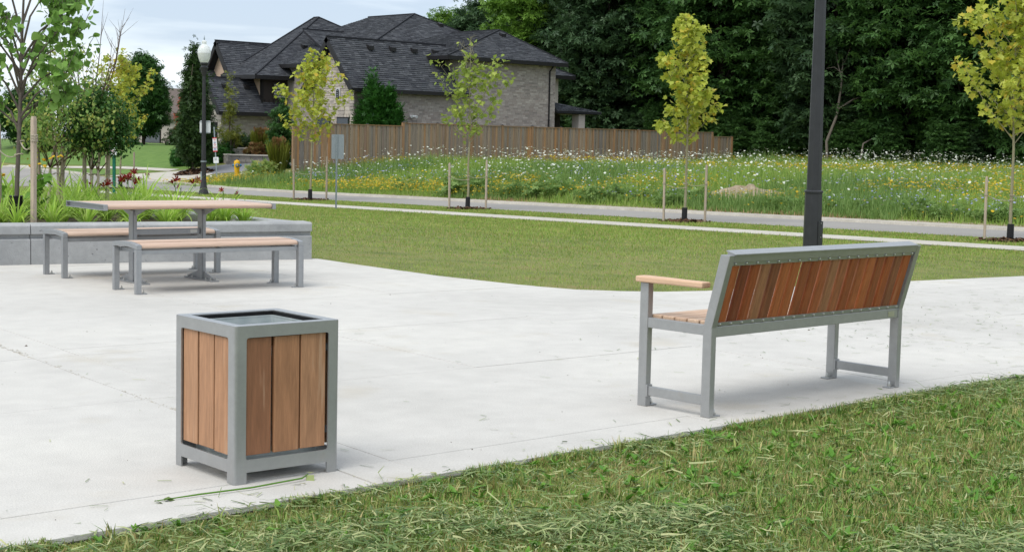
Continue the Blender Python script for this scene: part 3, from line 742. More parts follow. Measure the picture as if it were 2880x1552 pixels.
# a spray of five leaves used for far foliage: one ragged island
_sv = [(0, 0, 0)]; _sf = []
for _k, (_a, _l) in enumerate(((-2.2, .55), (-1.1, .8), (0, 1.0), (1.05, .8), (2.1, .6))):
    _d = np.array([math.sin(_a), math.cos(_a)]); _p = np.array([_d[1], -_d[0]])
    m_ = _d*_l*.55
    _sv += [(*(m_+_p*.19*_l), .05), (*(_d*_l), -.08), (*(m_-_p*.19*_l), .05)]; _sf.append((0, 1+3*_k, 2+3*_k, 3+3*_k))
SPRAY = (np.array(_sv, float), np.array(_sf))

def leaves(name, tpl, P, size, m, parent, seed, droop=.5, jitter=.35, loc=None):
    r = np.random.RandomState(seed); n = len(P); P = np.asarray(P, float)
    R = rotm(r.uniform(0, 6.283, n), -droop+r.normal(0, jitter*1.6, n), r.normal(0, jitter*1.6, n))
    return obj(name, scatter(name, tpl[0], tpl[1], P, R, size*r.uniform(.6, 1.25, n)), m, parent)

def clump_points(prof, n, per, cr, seed, shell=.55, flat=.6):
    """prof [(z, r)] crown profile; points in flattened clumps filling it"""
    r = np.random.RandomState(seed); z = np.array([p[0] for p in prof]); q = np.array([p[1] for p in prof])
    zz_ = np.linspace(z[0], z[-1], 200); w = np.interp(zz_, z, q)**1.4+.02; w /= w.sum()
    cz = r.choice(zz_, n, p=w); rad = np.interp(cz, z, q)*(shell+(1-shell)*np.sqrt(r.uniform(0, 1, n)))*r.uniform(.72, 1.08, n); a = r.uniform(0, 6.283, n)
    c = np.stack([rad*np.cos(a), rad*np.sin(a), cz], -1)
    k = r.randint(int(per*.5), int(per*1.5)+1, n); c2 = np.repeat(c, k, 0); s = np.repeat(r.uniform(.6, 1.3, n), k)*cr
    d = r.normal(0, 1, (len(c2), 3))*s[:, None]*np.array([1, 1, flat]); 
    return c2+d, c
def limb_tree(mb, c, H, r0, seed, nl=9, z0=.3):
    r = np.random.RandomState(seed); pts = [(0, 0, -.1)]; x = y = 0
    for i in range(1, 8): x += r.normal(0, .012*H); y += r.normal(0, .012*H); pts.append((x, y, H*i/7*.92))
    mb.tube(pts, [r0*(1-.12*i) for i in range(8)], 8)
    for q in c[r.choice(len(c), min(nl, len(c)), False)]:
        h = max(.15*H, q[2]-.25*H*r.uniform(.4, 1)); k = min(6, int(h/H*7/.92)); b = Vector(pts[k]); e_ = Vector(q)
        m_ = b.lerp(e_, .5)+Vector((0, 0, -.03*H)); rr = r0*(1-.12*k)*.55
        mb.tube([b, m_, e_], [rr, rr*.6, rr*.15], 6)

def blob_tree(name, label, cat, loc, prof, n, per, cr, size, lm, bark, trunk_h, trunk_r, seed, group=None, tpl=SPRAY, shell=.55, flat=.6, droop=.5, nl=9):
    t = thing(name, label, cat, loc, 0, group); P, c = clump_points(prof, n, per, cr, seed, shell, flat)
    mb = MB(); limb_tree(mb, c, trunk_h, trunk_r, seed, nl); mb.build('trunk', bark, t, smooth=60, fix=False)
    leaves('crown', tpl, P, size, lm, t, seed+1, droop)
    return t

# ------------------------------------------------------------------ stakes and ties
def stake(label, x, y, z0, h, dx=0, dy=0, w=.05, tie=None, tie_z=None, loops=3, group=None):
    t = thing('tree_stake', label, 'stake', (x, y, z0), 0, group)
    a = w/2; top = (dx, dy, h)
    vs = []
    for f, k in ((0, 1.0), (.97, 1.0), (1, .75)):
        for sx, sy in ((-1, -1), (1, -1), (1, 1), (-1, 1)): vs.append((dx*f+sx*a*k, dy*f+sy*a*k, h*f-(.12 if f == 0 else 0)))
    fs = [(8, 9, 10, 11)]
    for i in (0, 4): fs += [(i+j, i+(j+1) % 4, i+4+(j+1) % 4, i+4+j) for j in range(4)]
    MB().add(vs, fs).build('post', 'stake_wood', t, fix=False, rot=(0, 0, .3))
    if tie is not None:
        mb = MB(); tz = tie_z; f = tz/h; c = Vector((dx*f, dy*f, tz)); rr = w*.72
        for k in range(loops):
            mb.tube([c+Vector((rr*math.cos(q*.6283), rr*math.sin(q*.6283), k*.018-.018+.003*math.sin(q*2))) for q in range(11)], w*.14, 5)
        e_ = Vector((tie[0]-x, tie[1]-y, tie[2]-z0)); L = (e_-c).length
        mb.tube([c.lerp(e_, q/8)+Vector((0, 0, -.10*L*(1-(q/4-1)**2))) for q in range(9)], w*.15, 5)
        tr = tie[3]
        mb.tube([e_+Vector((tr*math.cos(q*.6283), tr*math.sin(q*.6283), .01*math.sin(q))) for q in range(11)], w*.15, 5)
        mb.build('rope', 'rope', t, smooth=60, fix=False)
    return t

# ------------------------------------------------------------------ young plane trees along the road
def plane_tree(label, x, y, H, W, first, seed, lm, nleaf, size=.16, tr=.045, bare_top=0, lean=0, guard=.42):
    z0 = Z(x, y); t = thing('young_tree', label, 'tree', (x, y, z0), 0, 'young street trees along the road')
    r = np.random.RandomState(seed); mb = MB(); pts = []
    px = py = 0
    for i in range(9):
        pts.append(Vector((px, py, H*.97*i/8-(.1 if i == 0 else 0)))); px += r.normal(0, .02)+lean/8; py += r.normal(0, .02)
    rad = [tr*(1-i/8.6) for i in range(9)]
    def on(h): 
        f = max(0, min(7.999, h/(H*.97)*8)); i = int(f); return pts[i].lerp(pts[i+1], f-i), rad[i]
    mb.tube(pts, rad, 10); LP = []
    nb = 34
    for k in range(nb):
        f = (k+.3)/nb; h = first+(H*.95-first)*f; a = k*2.4+r.uniform(-.5, .5)
        Lb = W/2*((1-f)**.75*(.55+.45*min(1, f/.22))*1.05+.10)*r.choice([.45, .8, 1.0, 1.3, 1.45])
        up = r.uniform(.6, 1.3); b, rr = on(h)
        dirv = Vector((math.cos(a), math.sin(a), up)); dirv.normalize(); Lr = Lb*math.sqrt(1+up*up)
        p1 = b+dirv*Lr*.5+Vector((0, 0, -.03)); p2 = b+dirv*Lr+Vector((0, 0, .08*Lr))
        mb.tube([b, p1, p2], [min(rr*.5, .016), .008, .003], 5, cap=False)
        bare = f > 1-bare_top
        m_ = int(nleaf/nb*(.35+Lb/(W/2)*1.2)*(.12 if bare else 1))
        for _ in range(m_):
            s = 1.08-.85*r.uniform(0, 1)**1.5; q = b.lerp(p1, s*2) if s < .5 else p1.lerp(p2, s*2-1)
            o = r.normal(0, .11, 3); LP.append((q.x+o[0], q.y+o[1], q.z+o[2]*.8))
        for _ in range(3):
            s = r.uniform(.4, .9); q = b.lerp(p2, s); e_ = q+Vector((r.normal(0, .12), r.normal(0, .12), r.uniform(.05, .2))); mb.tube([q, e_], [.005, .002], 4, cap=False)
            for _ in range(0 if bare else 2): LP.append((e_.x+r.normal(0, .06), e_.y+r.normal(0, .06), e_.z+r.normal(0, .05)))
    mb.build('trunk', 'bark_plane', t, smooth=60, fix=False)
    leaves('crown', LEAF_PLANE, LP, size, lm, t, seed+5, .65, .33)
    gp = MB()
    gp.tube([(pts[0].x, pts[0].y, 0), (pts[0].x+(pts[1].x-pts[0].x)*.5, 0, guard)], [.085, .08], 14)
    gp.build('trunk_guard', 'black_plastic', t, smooth=40, fix=False)
    return z0
def mulch(label, x, y, rx, n=260, m='mulch', h=.06, seed=0):
    r = np.random.RandomState(seed); a = r.uniform(0, 6.28, n); q = np.sqrt(r.uniform(0, 1, n))*rx
    X, Y = x+q*np.cos(a), y+q*np.sin(a); P = np.stack([X, Y, zg(X, Y)+h*(1-q/rx)*r.uniform(.3, 1.2, n)+.01], -1)
    tv = np.array([(-.5, -.2, 0), (.5, -.25, 0), (.5, .25, .05), (-.45, .2, .05)], float)
    me = scatter('mulch', tv, np.array([(0, 1, 2, 3)]), P, rotm(r.uniform(0, 6.28, n), r.normal(0, .35, n), r.normal(0, .35, n)), rx*.16*r.uniform(.6, 1.4, n)+.03)
    tag(obj('mulch', me, m), label, kind='stuff')
for (lab, x, y, H, W, first, seed, lm, nl, bt, lean, ga, nm) in (
    ('young yellow-green street tree behind the planter, left of the street lamp', 34.7, 63.3, 6.0, 2.7, 2.0, 21, 'leaf_plane', 1500, 0, 0, .45, 'left of the street lamp'),
    ('young yellow-green street tree in front of the left end of the fence', 34.6, 48.5, 5.6, 2.35, 2.05, 22, 'leaf_plane', 1050, 0, 0, .42, 'in front of the left fence end'),
    ('thin green street tree with bare top twigs in front of the brick wall', 34.7, 39.5, 6.0, 1.95, 2.2, 23, 'leaf_plane_green', 560, .3, .05, .42, 'in front of the brick house'),
    ('young yellow-green street tree in front of the dark wood, left of the lamp post', 34.6, 29.75, 6.15, 1.5, 2.15, 24, 'leaf_plane', 1050, 0, -.15, .42, 'left of the tall lamp post'),
    ('young yellow-green street tree cut by the right edge of the picture', 34.4, 19.2, 6.1, 2.3, 2.3, 25, 'leaf_plane', 1400, 0, 0, .42, 'at the right edge')):
    plane_tree(lab, x, y, H, W, first, seed, lm, nl, bare_top=bt, lean=lean, guard=ga)
    mulch('brown wood mulch ring round the young tree '+nm, x, y, .75, seed=seed)
    z0 = Z(x, y)
    hx, hy = _R.x*.62, _R.y*.62
    for s, side in ((-1, 'left'), (1, 'right')):
        sx, sy = x+s*hx*(1.0 if seed != 24 else .95), y+s*hy
        stake('wooden stake on the %s of the young tree %s' % (side, nm), sx, sy, Z(sx, sy), 1.62+.06*s, .02*s, .01, .055, (x, y, z0+(1.0 if s < 0 else 1.12), .06), 1.12, group='stakes of the street trees')

# ------------------------------------------------------------------ redbud in the planter
def redbud():
    x, y = 8.50, 18.04; z0 = SOIL
    t = thing('redbud_tree', 'young tree with round heart-shaped leaves tied to stakes in the planter', 'tree', (x, y, z0))
    r = np.random.RandomState(8); mb = MB(); LP = []
    R2, F2 = Vector((_R.x, _R.y, 0)).normalized(), Vector((_f.x, _f.y, 0)).normalized()
    def P(a, b, h): v = R2*a+F2*b; return Vector((v.x, v.y, h))
    trunk = [P(-.02, 0, -.1), P(-.01, 0, .5), P(.02, 0, 1.1), P(.04, 0, 1.6), P(.05, .02, 2.2), P(.08, .02, 2.8), P(.12, .0, 3.4)]
    mb.tube(trunk, [.030, .028, .025, .022, .018, .013, .005], 10)
    limbs = []
    # arching limbs: start height, sideways, depth, rise
    for h, a, b, dh in ((1.12, -.35, .05, .55), (1.25, .62, .1, .40), (1.3, .72, -.2, .62), (1.38, -.55, -.1, .75), (1.5, .80, .15, .62), (1.55, -.62, .2, .85), (1.62, .62, -.25, .85), (1.75, -.42, -.3, .95),
                        (1.8, .52, .3, 1.0), (1.95, -.48, .2, .95), (2.1, .42, -.2, .95), (2.3, -.35, -.1, .95), (2.45, .38, .2, .85), (1.45, .05, .7, .8), (1.6, -.1, -.6, .8), (1.2, -.75, .1, .35), (1.35, .78, .05, .30), (1.7, .85, -.05, .75), (2.0, .75, .1, .8), (1.85, -.8, 0, .7), (2.2, -.65, .1, .7)):
        s = trunk[3].lerp(trunk[5], 0); f = h/.6; 
        for i in range(6):
            if trunk[i].z <= h <= trunk[i+1].z: s = trunk[i].lerp(trunk[i+1], (h-trunk[i].z)/(trunk[i+1].z-trunk[i].z))
        e_ = s+P(a, b, dh); m1 = s+P(a*.3, b*.3, dh*.42)+Vector((0, 0, .03)); m2 = s+P(a*.68, b*.68, dh*.72)+Vector((r.normal(0, .04), r.normal(0, .04), 0))
        mb.tube([s, m1, m2, e_], [.016, .012, .008, .003], 6, cap=False); limbs.append((s, m1, m2, e_))
        for k in range(9):
            q = (m1.lerp(m2, r.uniform(0, 1)) if k < 2 else m2.lerp(e_, r.uniform(0, 1))); w = q+P(r.uniform(-.22, .22), r.uniform(-.22, .22), r.uniform(.02, .3)); mb.tube([q, q.lerp(w, .5)+Vector((0, 0, .03)), w], [.005, .004, .002], 5, cap=False)
            for _ in range(5):
                c = q.lerp(w, r.uniform(.2, 1.1)); LP.append((c.x+r.normal(0, .04), c.y+r.normal(0, .04), c.z+r.normal(0, .04)-.02))
        for _ in range(14):
            c = m2.lerp(e_, r.uniform(-.3, 1.1)); LP.append((c.x+r.normal(0, .05), c.y+r.normal(0, .05), c.z+r.normal(0, .04)))
    mb.build('trunk', 'bark_redbud', t, smooth=60, fix=False)
    leaves('crown', LEAF_HEART, LP, .098, 'leaf_redbud', t, 77, .9, .4)
    g = MB()
    prof = []
    for k in range(24):
        z = .02+k*.014; prof += [(.072, z), (.086, z+.004), (.086, z+.009), (.072, z+.013)]
    g.lathe(prof, 16, (trunk[0].x, trunk[0].y)); g.build('drain_pipe_guard', 'black_plastic', t, smooth=30, fix=False)
redbud()
stake('tall square stake with rope knot right of the young round-leaved tree', 8.19, 16.98, SOIL, 1.32, .03, .02, .050, (8.54, 18.05, SOIL+1.02, .05), 1.05, 5, group='stakes in the planter')
stake('tall square stake with rope knot cut by the left edge of the picture', 8.56, 18.70, SOIL, 1.24, -.01, .0, .050, (8.52, 18.05, SOIL+.86, .05), .92, 5, group='stakes in the planter')

# ------------------------------------------------------------------ birches in the planter
def birch(label, x, y, stems, prof, n, per, seed, bare=0, nm='birch_tree', lm='leaf_birch', size=.06):
    t = thing(nm, label, 'tree', (x, y, SOIL)); r = np.random.RandomState(seed); mb = MB(); tops = []
    for (bx, by, tx, ty, h, r0) in stems:
        pts = [Vector((bx, by, -.08))]
        for i in range(1, 8): f = i/7; pts.append(Vector((bx+(tx-bx)*f+r.normal(0, .012), by+(ty-by)*f+r.normal(0, .012), h*f)))
        mb.tube(pts, [r0*(1-.12*i) for i in range(8)], 9); tops.append(pts)
    stemo = mb.build('trunk', 'bark_birch', t, smooth=60, fix=False)
    tw = MB()
    P, c = clump_points(prof, n, per, .10, seed, .45, .8)
    P[:, :2] += np.array([np.mean([s[2] for s in stems]), np.mean([s[3] for s in stems])]); c = c.copy(); c[:, :2] += np.array([np.mean([s[2] for s in stems]), np.mean([s[3] for s in stems])])
    for q in c[r.choice(len(c), min(46, len(c)), False)]:
        s = tops[r.randint(len(tops))]; k = max(2, min(6, int(q[2]/s[-1].z*7)-1)); e_ = Vector(q); tw.tube([s[k], s[k].lerp(e_, .5)+Vector((0, 0, .04)), e_], [.010, .006, .002], 5, cap=False)
    for k in range(bare):
        s = tops[r.randint(len(tops))][r.randint(4, 7)]; a = r.uniform(0, 6.28); L = r.uniform(.7, 1.5)
        e_ = s+Vector((math.cos(a)*L*.28, math.sin(a)*L*.28, L)); m_ = s.lerp(e_, .5)+Vector((math.cos(a)*.06, math.sin(a)*.06, 0)); tw.tube([s, m_, e_], [.010, .006, .0015], 5, cap=False)
        for _ in range(4):
            q = m_.lerp(e_, r.uniform(-.3, .8)); w = q+Vector((r.normal(0, .14), r.normal(0, .14), r.uniform(.12, .4))); tw.tube([q, w], [.004, .001], 4, cap=False)
    tw.build('branch', 'twig', t, smooth=60, fix=False)
    leaves('crown', DIAMOND, P, size, lm, t, seed+3, .7, .4)
birch('spreading pale-barked birch with small mixed green leaves in the planter', 10.22, 20.50, [(.06, -.02, -.04, .04, 2.3, .024), (-.10, .10, .12, -.12, 2.2, .026), (.0, .1, .3, -.3, 1.9, .022)],
      [(.88, .35), (1.08, .80), (1.4, .84), (1.7, .64), (2.0, .40), (2.4, .1)], 160, 26, 31, 4)
birch('compact birch with dark leafy ball and bare shoots above, beside the green post', 10.62, 20.20, [(.0, 0, .06, .05, 2.1, .026), (.06, -.06, .14, -.1, 2.0, .024)],
      [(.88, .22), (1.02, .40), (1.25, .48), (1.5, .36), (1.72, .12)], 140, 44, 33, 9, lm='leaf_dark', size=.055)
for i, (sx, sy, h, dx, tgt, lab) in enumerate(((10.10, 20.66, .96, -.09, (10.22, 20.5), 'thin leaning stake just right of the round-leaved tree, behind the lilies'),
        (10.31, 20.46, .94, 0, (10.28, 20.48), 'thin stake right of the spreading birch stems'),
        (10.54, 20.25, .95, 0, (10.62, 20.2), 'thin stake left of the compact birch stems'),
        (10.76, 20.03, .97, .05, (10.66, 20.18), 'thin leaning stake right of the compact birch'))):
    stake(lab, sx, sy, SOIL, h, dx, 0, .040, (tgt[0], tgt[1], SOIL+.55, .035), .58, 4, group='stakes in the planter')

# ------------------------------------------------------------------ daylilies and weeds in the planter
def strap_mesh(seed, n, L, spread=1.0, w=.012):
    r = np.random.RandomState(seed); V = []; F = []
    for k in range(n):
        a = r.uniform(0, 6.283); l = L*r.uniform(.55, 1.1); th = r.uniform(.05, .75)*spread; x = r.uniform(0, .05); z = 0; ww = w*r.uniform(.7, 1.2); b = len(V)
        d = np.array([math.cos(a), math.sin(a)]); p = np.array([-d[1], d[0]]); curl = r.uniform(.15, .42); seg = 6
        for i in range(seg+1):
            f = i/seg; wv = ww*(1-f**2.2)+.0008; c = d*x
            V += [(c[0]+p[0]*wv, c[1]+p[1]*wv, z), (c[0]-p[0]*wv, c[1]-p[1]*wv, z)]
            x += math.sin(th)*l/seg; z += math.cos(th)*l/seg; th += curl*(.5+f)
        for i in range(seg): q = b+2*i; F.append((q, q+1, q+3, q+2))
    return np_mesh('foliage', V, F)
LILY = [strap_mesh(100+i, 62, .62+.05*i, 1.0+.06*i, .014) for i in range(5)]
def flower_mesh():
    v, f = [], []
    for k in range(6):
        a = k*math.pi/3; ca, sa = math.cos(a), math.sin(a); b = len(v)
        for rr, zz_, ww in ((.004, 0, .004), (.03, .03, .014), (.052, .042, .013), (.066, .034, .002)):
            v += [(ca*rr-sa*ww, sa*rr+ca*ww, zz_), (ca*rr+sa*ww, sa*rr-ca*ww, zz_)]
        for i in range(3): q = b+2*i; f.append((q, q+1, q+3, q+2))
    return np_mesh('bloom', v, f)
BLOOM = flower_mesh()
r_ = np.random.RandomState(17); spots = []
fr_ = 0
while len(spots) < 12:       # front row right behind the cap
    s = .70+len(spots)*.46+r_.uniform(-.1, .1); p = PL_C+PL_D*s+PL_N*(.62+r_.uniform(0, .15)); spots.append((p.x, p.y, r_.uniform(.68, .95)))
tries = 0
while len(spots) < 62 and tries < 4000:
    tries += 1; s = r_.uniform(.6, 5.4); dpt = r_.uniform(.9, 6.0); p = PL_C+PL_D*s+PL_N*dpt
    if in_planter(p.x, p.y) and all((p.x-q[0])**2+(p.y-q[1])**2 > .30**2 for q in spots): spots.append((p.x, p.y, r_.uniform(.75, 1.15)))
for i, (x, y, s) in enumerate(spots):
    o = thing('daylily', 'lime green daylily clump in the front row right behind the planter wall' if i < 12 else 'lime green daylily clump in the dense bed inside the planter', 'plant', (x, y, SOIL), r_.uniform(0, 6.28), 'daylily clumps in the planter front row' if i < 12 else 'daylily clumps in the planter bed')
    obj('foliage', LILY[i % 5], 'lily_leaf', o, scale=s)
def bloom_lily(label, x, y, tips):
    t = thing('flowering_daylily', label, 'plant', (x, y, SOIL), 0, 'daylilies in dark red bloom')
    obj('foliage', LILY[2], 'lily_leaf', t, scale=.9)
    st = MB()
    for (dx, dy, h, opn) in tips:
        st.tube([(0, 0, 0), (dx*.4, dy*.4, h*.6), (dx, dy, h)], [.006, .005, .004], 5, cap=False)
        for k in range(3 if opn else 1):
            q = (dx+(k-1)*.05, dy+(k-1)*.04, h+.02*k); st.tube([(dx, dy, h-.05), q], [.004, .003], 5, cap=False)
            o = obj('bloom', BLOOM, 'lily_red', t, q, (random.uniform(-1.1, -.2), random.uniform(-.6, .6), random.uniform(0, 6.28)), 1.0 if opn else .6)
    st.build('scape', 'weed', t, fix=False)
bloom_lily('daylily with a spray of dark red flowers in front of the green post', 10.45, 18.9, [(.05, .06, .50, 1), (-.06, .02, .50, 1), (.14, -.02, .46, 1)])
bloom_lily('daylily with dark red flowers low in front of the compact birch', 9.80, 18.25, [(.0, 0, .45, 1), (-.14, .12, .48, 0)])
bloom_lily('daylily with two tall dark red blooms right of the green post', 10.9, 19.6, [(.1, .1, .55, 1), (.24, -.1, .56, 0), (.02, .1, .5, 0)])
bloom_lily('daylily with dark red flowers left of the street lamp foot', 10.72, 18.0, [(.0, .1, .50, 1), (.22, -.05, .50, 1), (.1, .1, .45, 0)])
bloom_lily('daylily with a single red bloom near the right end of the planter', 10.62, 16.75, [(.0, .0, .46, 0), (.16, -.12, .42, 0)])
def weed_plant(label, x, y, tips):
    t = thing('yellow_weed', label, 'plant', (x, y, SOIL)); st = MB(); r = np.random.RandomState(int(x*100)); LP = []
    for dx, dy, h in tips:
        st.tube([(0, 0, 0), (dx*.3, dy*.3, h*.5), (dx, dy, h)], [.008, .006, .003], 5, cap=False)
        for k in range(5): f = r.uniform(.2, .8); LP.append((dx*f, dy*f, h*f))
        for k in range(2):
            q = (dx+r.normal(0, .03), dy+r.normal(0, .03), h+r.uniform(-.03, .03)); c = MB().lathe([(.006, -.012), (.026, 0), (.012, .008)], 9); c.build('bloom', 'petal_yellow', t, loc=q, fix=False, rot=(r.normal(0, .4), r.normal(0, .4), 0))
    st.build('stem', 'weed', t, fix=False); leaves('foliage', DIAMOND, LP, .16, 'weed', t, 5, .4)
weed_plant('tall weed with yellow flower heads beside the round-leaved tree trunk', 8.66, 17.95, [(.06, 0, .80), (.0, .05, .70), (.10, -.05, .74), (.16, -.1, .84), (.22, -.16, .83)])
weed_plant('shorter weed with yellow flower heads left of the round-leaved tree trunk', 8.72, 19.0, [(.02, 0, .60), (-.05, .08, .64)])

# ------------------------------------------------------------------ signs, hydrant, bag dispenser
def grey_sign():
    x, y = 30.25, 40.95; t = thing('road_sign', 'grey back of a metal road sign on a perforated galvanised post beside the pavement', 'sign', (x, y, Z(x, y)), -ANG+.12)
    h = 2.44
    p = MB().box(-.028, -.022, -.012, .016, -.1, h); p.box(.022, .028, -.012, .016, -.1, h); p.box(-.022, .022, .010, .016, -.1, h); po = p.build('post', 'galv_post', t)
    hl = MB()
    for k in range(26): hl.lathe([(.006, 0), (.006, .001)], 6).v; 
    hl = MB()
    for k in range(22):
        c = MB().lathe([(.007, 0), (.007, .002)], 6).xf(Matrix.Translation((0, .0095, 1.35+k*.05))@Matrix.Rotation(math.pi/2, 4, 'X')); hl.add(c.v, c.f)
    tag(hl.build('post_hole', 'white_paint', po), kind='stuff')
    pl = MB().plate(rounded(-.17, .235, h-.80, h, .04, 4), [], lambda p_, d: (p_[0], .018+d, p_[1]), .003).build('sign_plate', 'sign_grey', t)
    for cx in (-.12, .19):
        for z in (h-.09, h-.71): MB().lathe([(.012, 0), (.012, .006)], 8).xf(Matrix.Translation((cx, .018, z))@Matrix.Rotation(math.pi/2, 4, 'X')).build('bolt', 'bolt_steel', pl)
grey_sign()
def transit_sign():
    x, y = 44.29, 70.5; t = thing('leaning_sign', 'leaning grey post with a red and white notice sign and a smaller white plate', 'sign', (x, y, Z(x, y)), -ANG)
    t.rotation_euler = (0, -.062, -ANG)
    MB().box(-.028, .028, -.02, .02, -.1, 2.68).build('post', 'galv_post', t)
    s = MB().plate(rounded(-.11, .11, 1.38, 2.12, .02, 2), [], lambda p, d: (p[0]+.0, -.026-d, p[1]), .004).build('sign_plate', 'white_paint', t)
    MB().box(-.11, .11, -.0335, -.0305, 2.075, 2.12).build('red_band', 'sign_red', s); MB().box(-.11, .11, -.0335, -.0305, 1.38, 1.44).build('red_band', 'sign_red', s)
    MB().box(-.11, .11, -.0335, -.0305, 1.60, 1.625).build('red_band', 'sign_red', s)
    mk = MB()
    for z, w in ((2.03, .07), (1.995, .05), (1.93, .03)): mk.box(-w, w, -.0335, -.0305, z-.008, z+.008)
    mk.build('red_lettering', 'sign_red', s)
    mb = MB()
    for k in range(20):
        a0, a1 = 2*math.pi*k/20, 2*math.pi*(k+1)/20
        mb.add([(.06*math.cos(a0), -.0338, 1.755+.06*math.sin(a0)), (.06*math.cos(a1), -.0338, 1.755+.06*math.sin(a1)), (.045*math.cos(a1), -.0338, 1.755+.045*math.sin(a1)), (.045*math.cos(a0), -.0338, 1.755+.045*math.sin(a0))], [(0, 1, 2, 3)])
    mb.add([(-.047, -.0338, 1.795), (-.036, -.0338, 1.804), (.047, -.0338, 1.715), (.036, -.0338, 1.706)], [(0, 1, 2, 3)])
    mb.build('prohibition_ring', 'sign_red', s, fix=False)
    bl = MB()
    for z, w in ((1.88, .07), (1.855, .05), (1.565, .07), (1.535, .055), (1.50, .07), (1.47, .05)): bl.box(-w, w, -.0335, -.0305, z-.007, z+.007)
    bl.build('blue_lettering', 'sign_blue', s)
    p2 = MB().plate(rounded(-.13, .15, .78, 1.10, .03, 3), [], lambda p, d: (p[0], -.026-d-.12*(p[0]), p[1]), .004).build('small_plate', 'white_paint', t)
    tx = MB()
    for z, w in ((1.04, .08), (1.0, .10), (.96, .07)): tx.box(-w, w*.8, -.052, -.049, z-.006, z+.006)
    tx.build('lettering', 'sign_grey', p2)
transit_sign()
def hydrant():
    x, y = 45.3, 70.15; t = thing('fire_hydrant', 'yellow fire hydrant with blue caps in the verge left of the meadow', 'hydrant', (x, y, Z(x, y)-.02), -ANG)
    MB().lathe([(.16, 0), (.16, .04), (.125, .05), (.125, .12), (.135, .3), (.155, .52), (.165, .60), (.165, .66), (.16, .76), (.13, .82), (.06, .845), (.0, .85)], 20).build('barrel', 'hydrant_yellow', t, smooth=40)
    MB().lathe([(.17, 0), (.17, .03)], 12, z0=.03).build('flange', 'hydrant_yellow', t)
    for nm, m, d, cap in (('side_nozzle', 'hydrant_blue', math.pi/2*1.0, .075), ('side_nozzle', 'hydrant_blue', -math.pi/2, .075), ('pumper_nozzle', 'hydrant_yellow', 0.25, .10)):
        c = MB().lathe([(cap, 0), (cap, .20), (cap*.8, .225), (.03, .23), (.03, .26)], 14).xf(Matrix.Translation((0, 0, .58))@Matrix.Rotation(d, 4, 'Z')@Matrix.Rotation(math.pi/2, 4, 'X'))
        n = c.build(nm, 'hydrant_blue', t, smooth=40)
        if nm == 'pumper_nozzle': MB().lathe([(.045, .231), (.045, .265), (.02, .27)], 8).xf(Matrix.Translation((0, 0, .58))@Matrix.Rotation(d, 4, 'Z')@Matrix.Rotation(math.pi/2, 4, 'X')).build('nozzle_nut', 'hydrant_yellow', n)
    MB().lathe([(.03, .845), (.03, .89)], 5).build('top_nut', 'hydrant_yellow', t)
hydrant()
def dispenser():
    x, y = 17.78, 32.72; z0 = Z(x, y); t = thing('bag_dispenser', 'green post carrying a white dog waste notice box behind the planter', 'sign post', (x, y, z0), -ANG-.12)
    MB().box(-.032, .032, -.032, .032, -.1, 1.30-z0).build('post', 'post_green', t, bevel=.006)
    b = MB().box(-.10, .085, -.085, -.033, .99-z0, 1.215-z0).build('box', 'white_paint', t, bevel=.006)
    MB().plate(rounded(-.09, .08, 1.23-z0, 1.42-z0, .01, 2), [], lambda p, d: (p[0], -.036-d, p[1]), .003).build('upper_plate', 'white_paint', t)
    mb = MB(); zc = 1.075-z0
    for k in range(18):
        a0, a1 = 2*math.pi*k/18, 2*math.pi*(k+1)/18
        mb.add([(-.02+.034*math.cos(a0), -.0865, zc+.034*math.sin(a0)), (-.02+.034*math.cos(a1), -.0865, zc+.034*math.sin(a1)), (-.02+.025*math.cos(a1), -.0865, zc+.025*math.sin(a1)), (-.02+.025*math.cos(a0), -.0865, zc+.025*math.sin(a0))], [(0, 1, 2, 3)])
    mb.add([(-.046, -.0865, zc+.022), (-.04, -.0865, zc+.028), (.006, -.0865, zc-.020), (0, -.0865, zc-.026)], [(0, 1, 2, 3)])
    mb.build('prohibition_ring', 'sign_red', b, fix=False)
    MB().box(.045, .065, -.0875, -.0855, zc-.01, zc+.01).build('green_square', 'sign_green', b)
    MB().box(-.035, -.005, -.0872, -.0856, zc-.012, zc+.008).build('dog_mark', 'sign_grey', b)
dispenser()
lp = thing('leaning_stick', 'thin dark metal stick leaning out of the meadow in front of the fence', 'stick', (54.9, 50.3, Z(54.9, 50.3)))
MB().tube([(0, 0, -.1), (-.28*_R.x, -.28*_R.y, 1.28)], .018, 6).build('rod', 'bark_dark', lp)

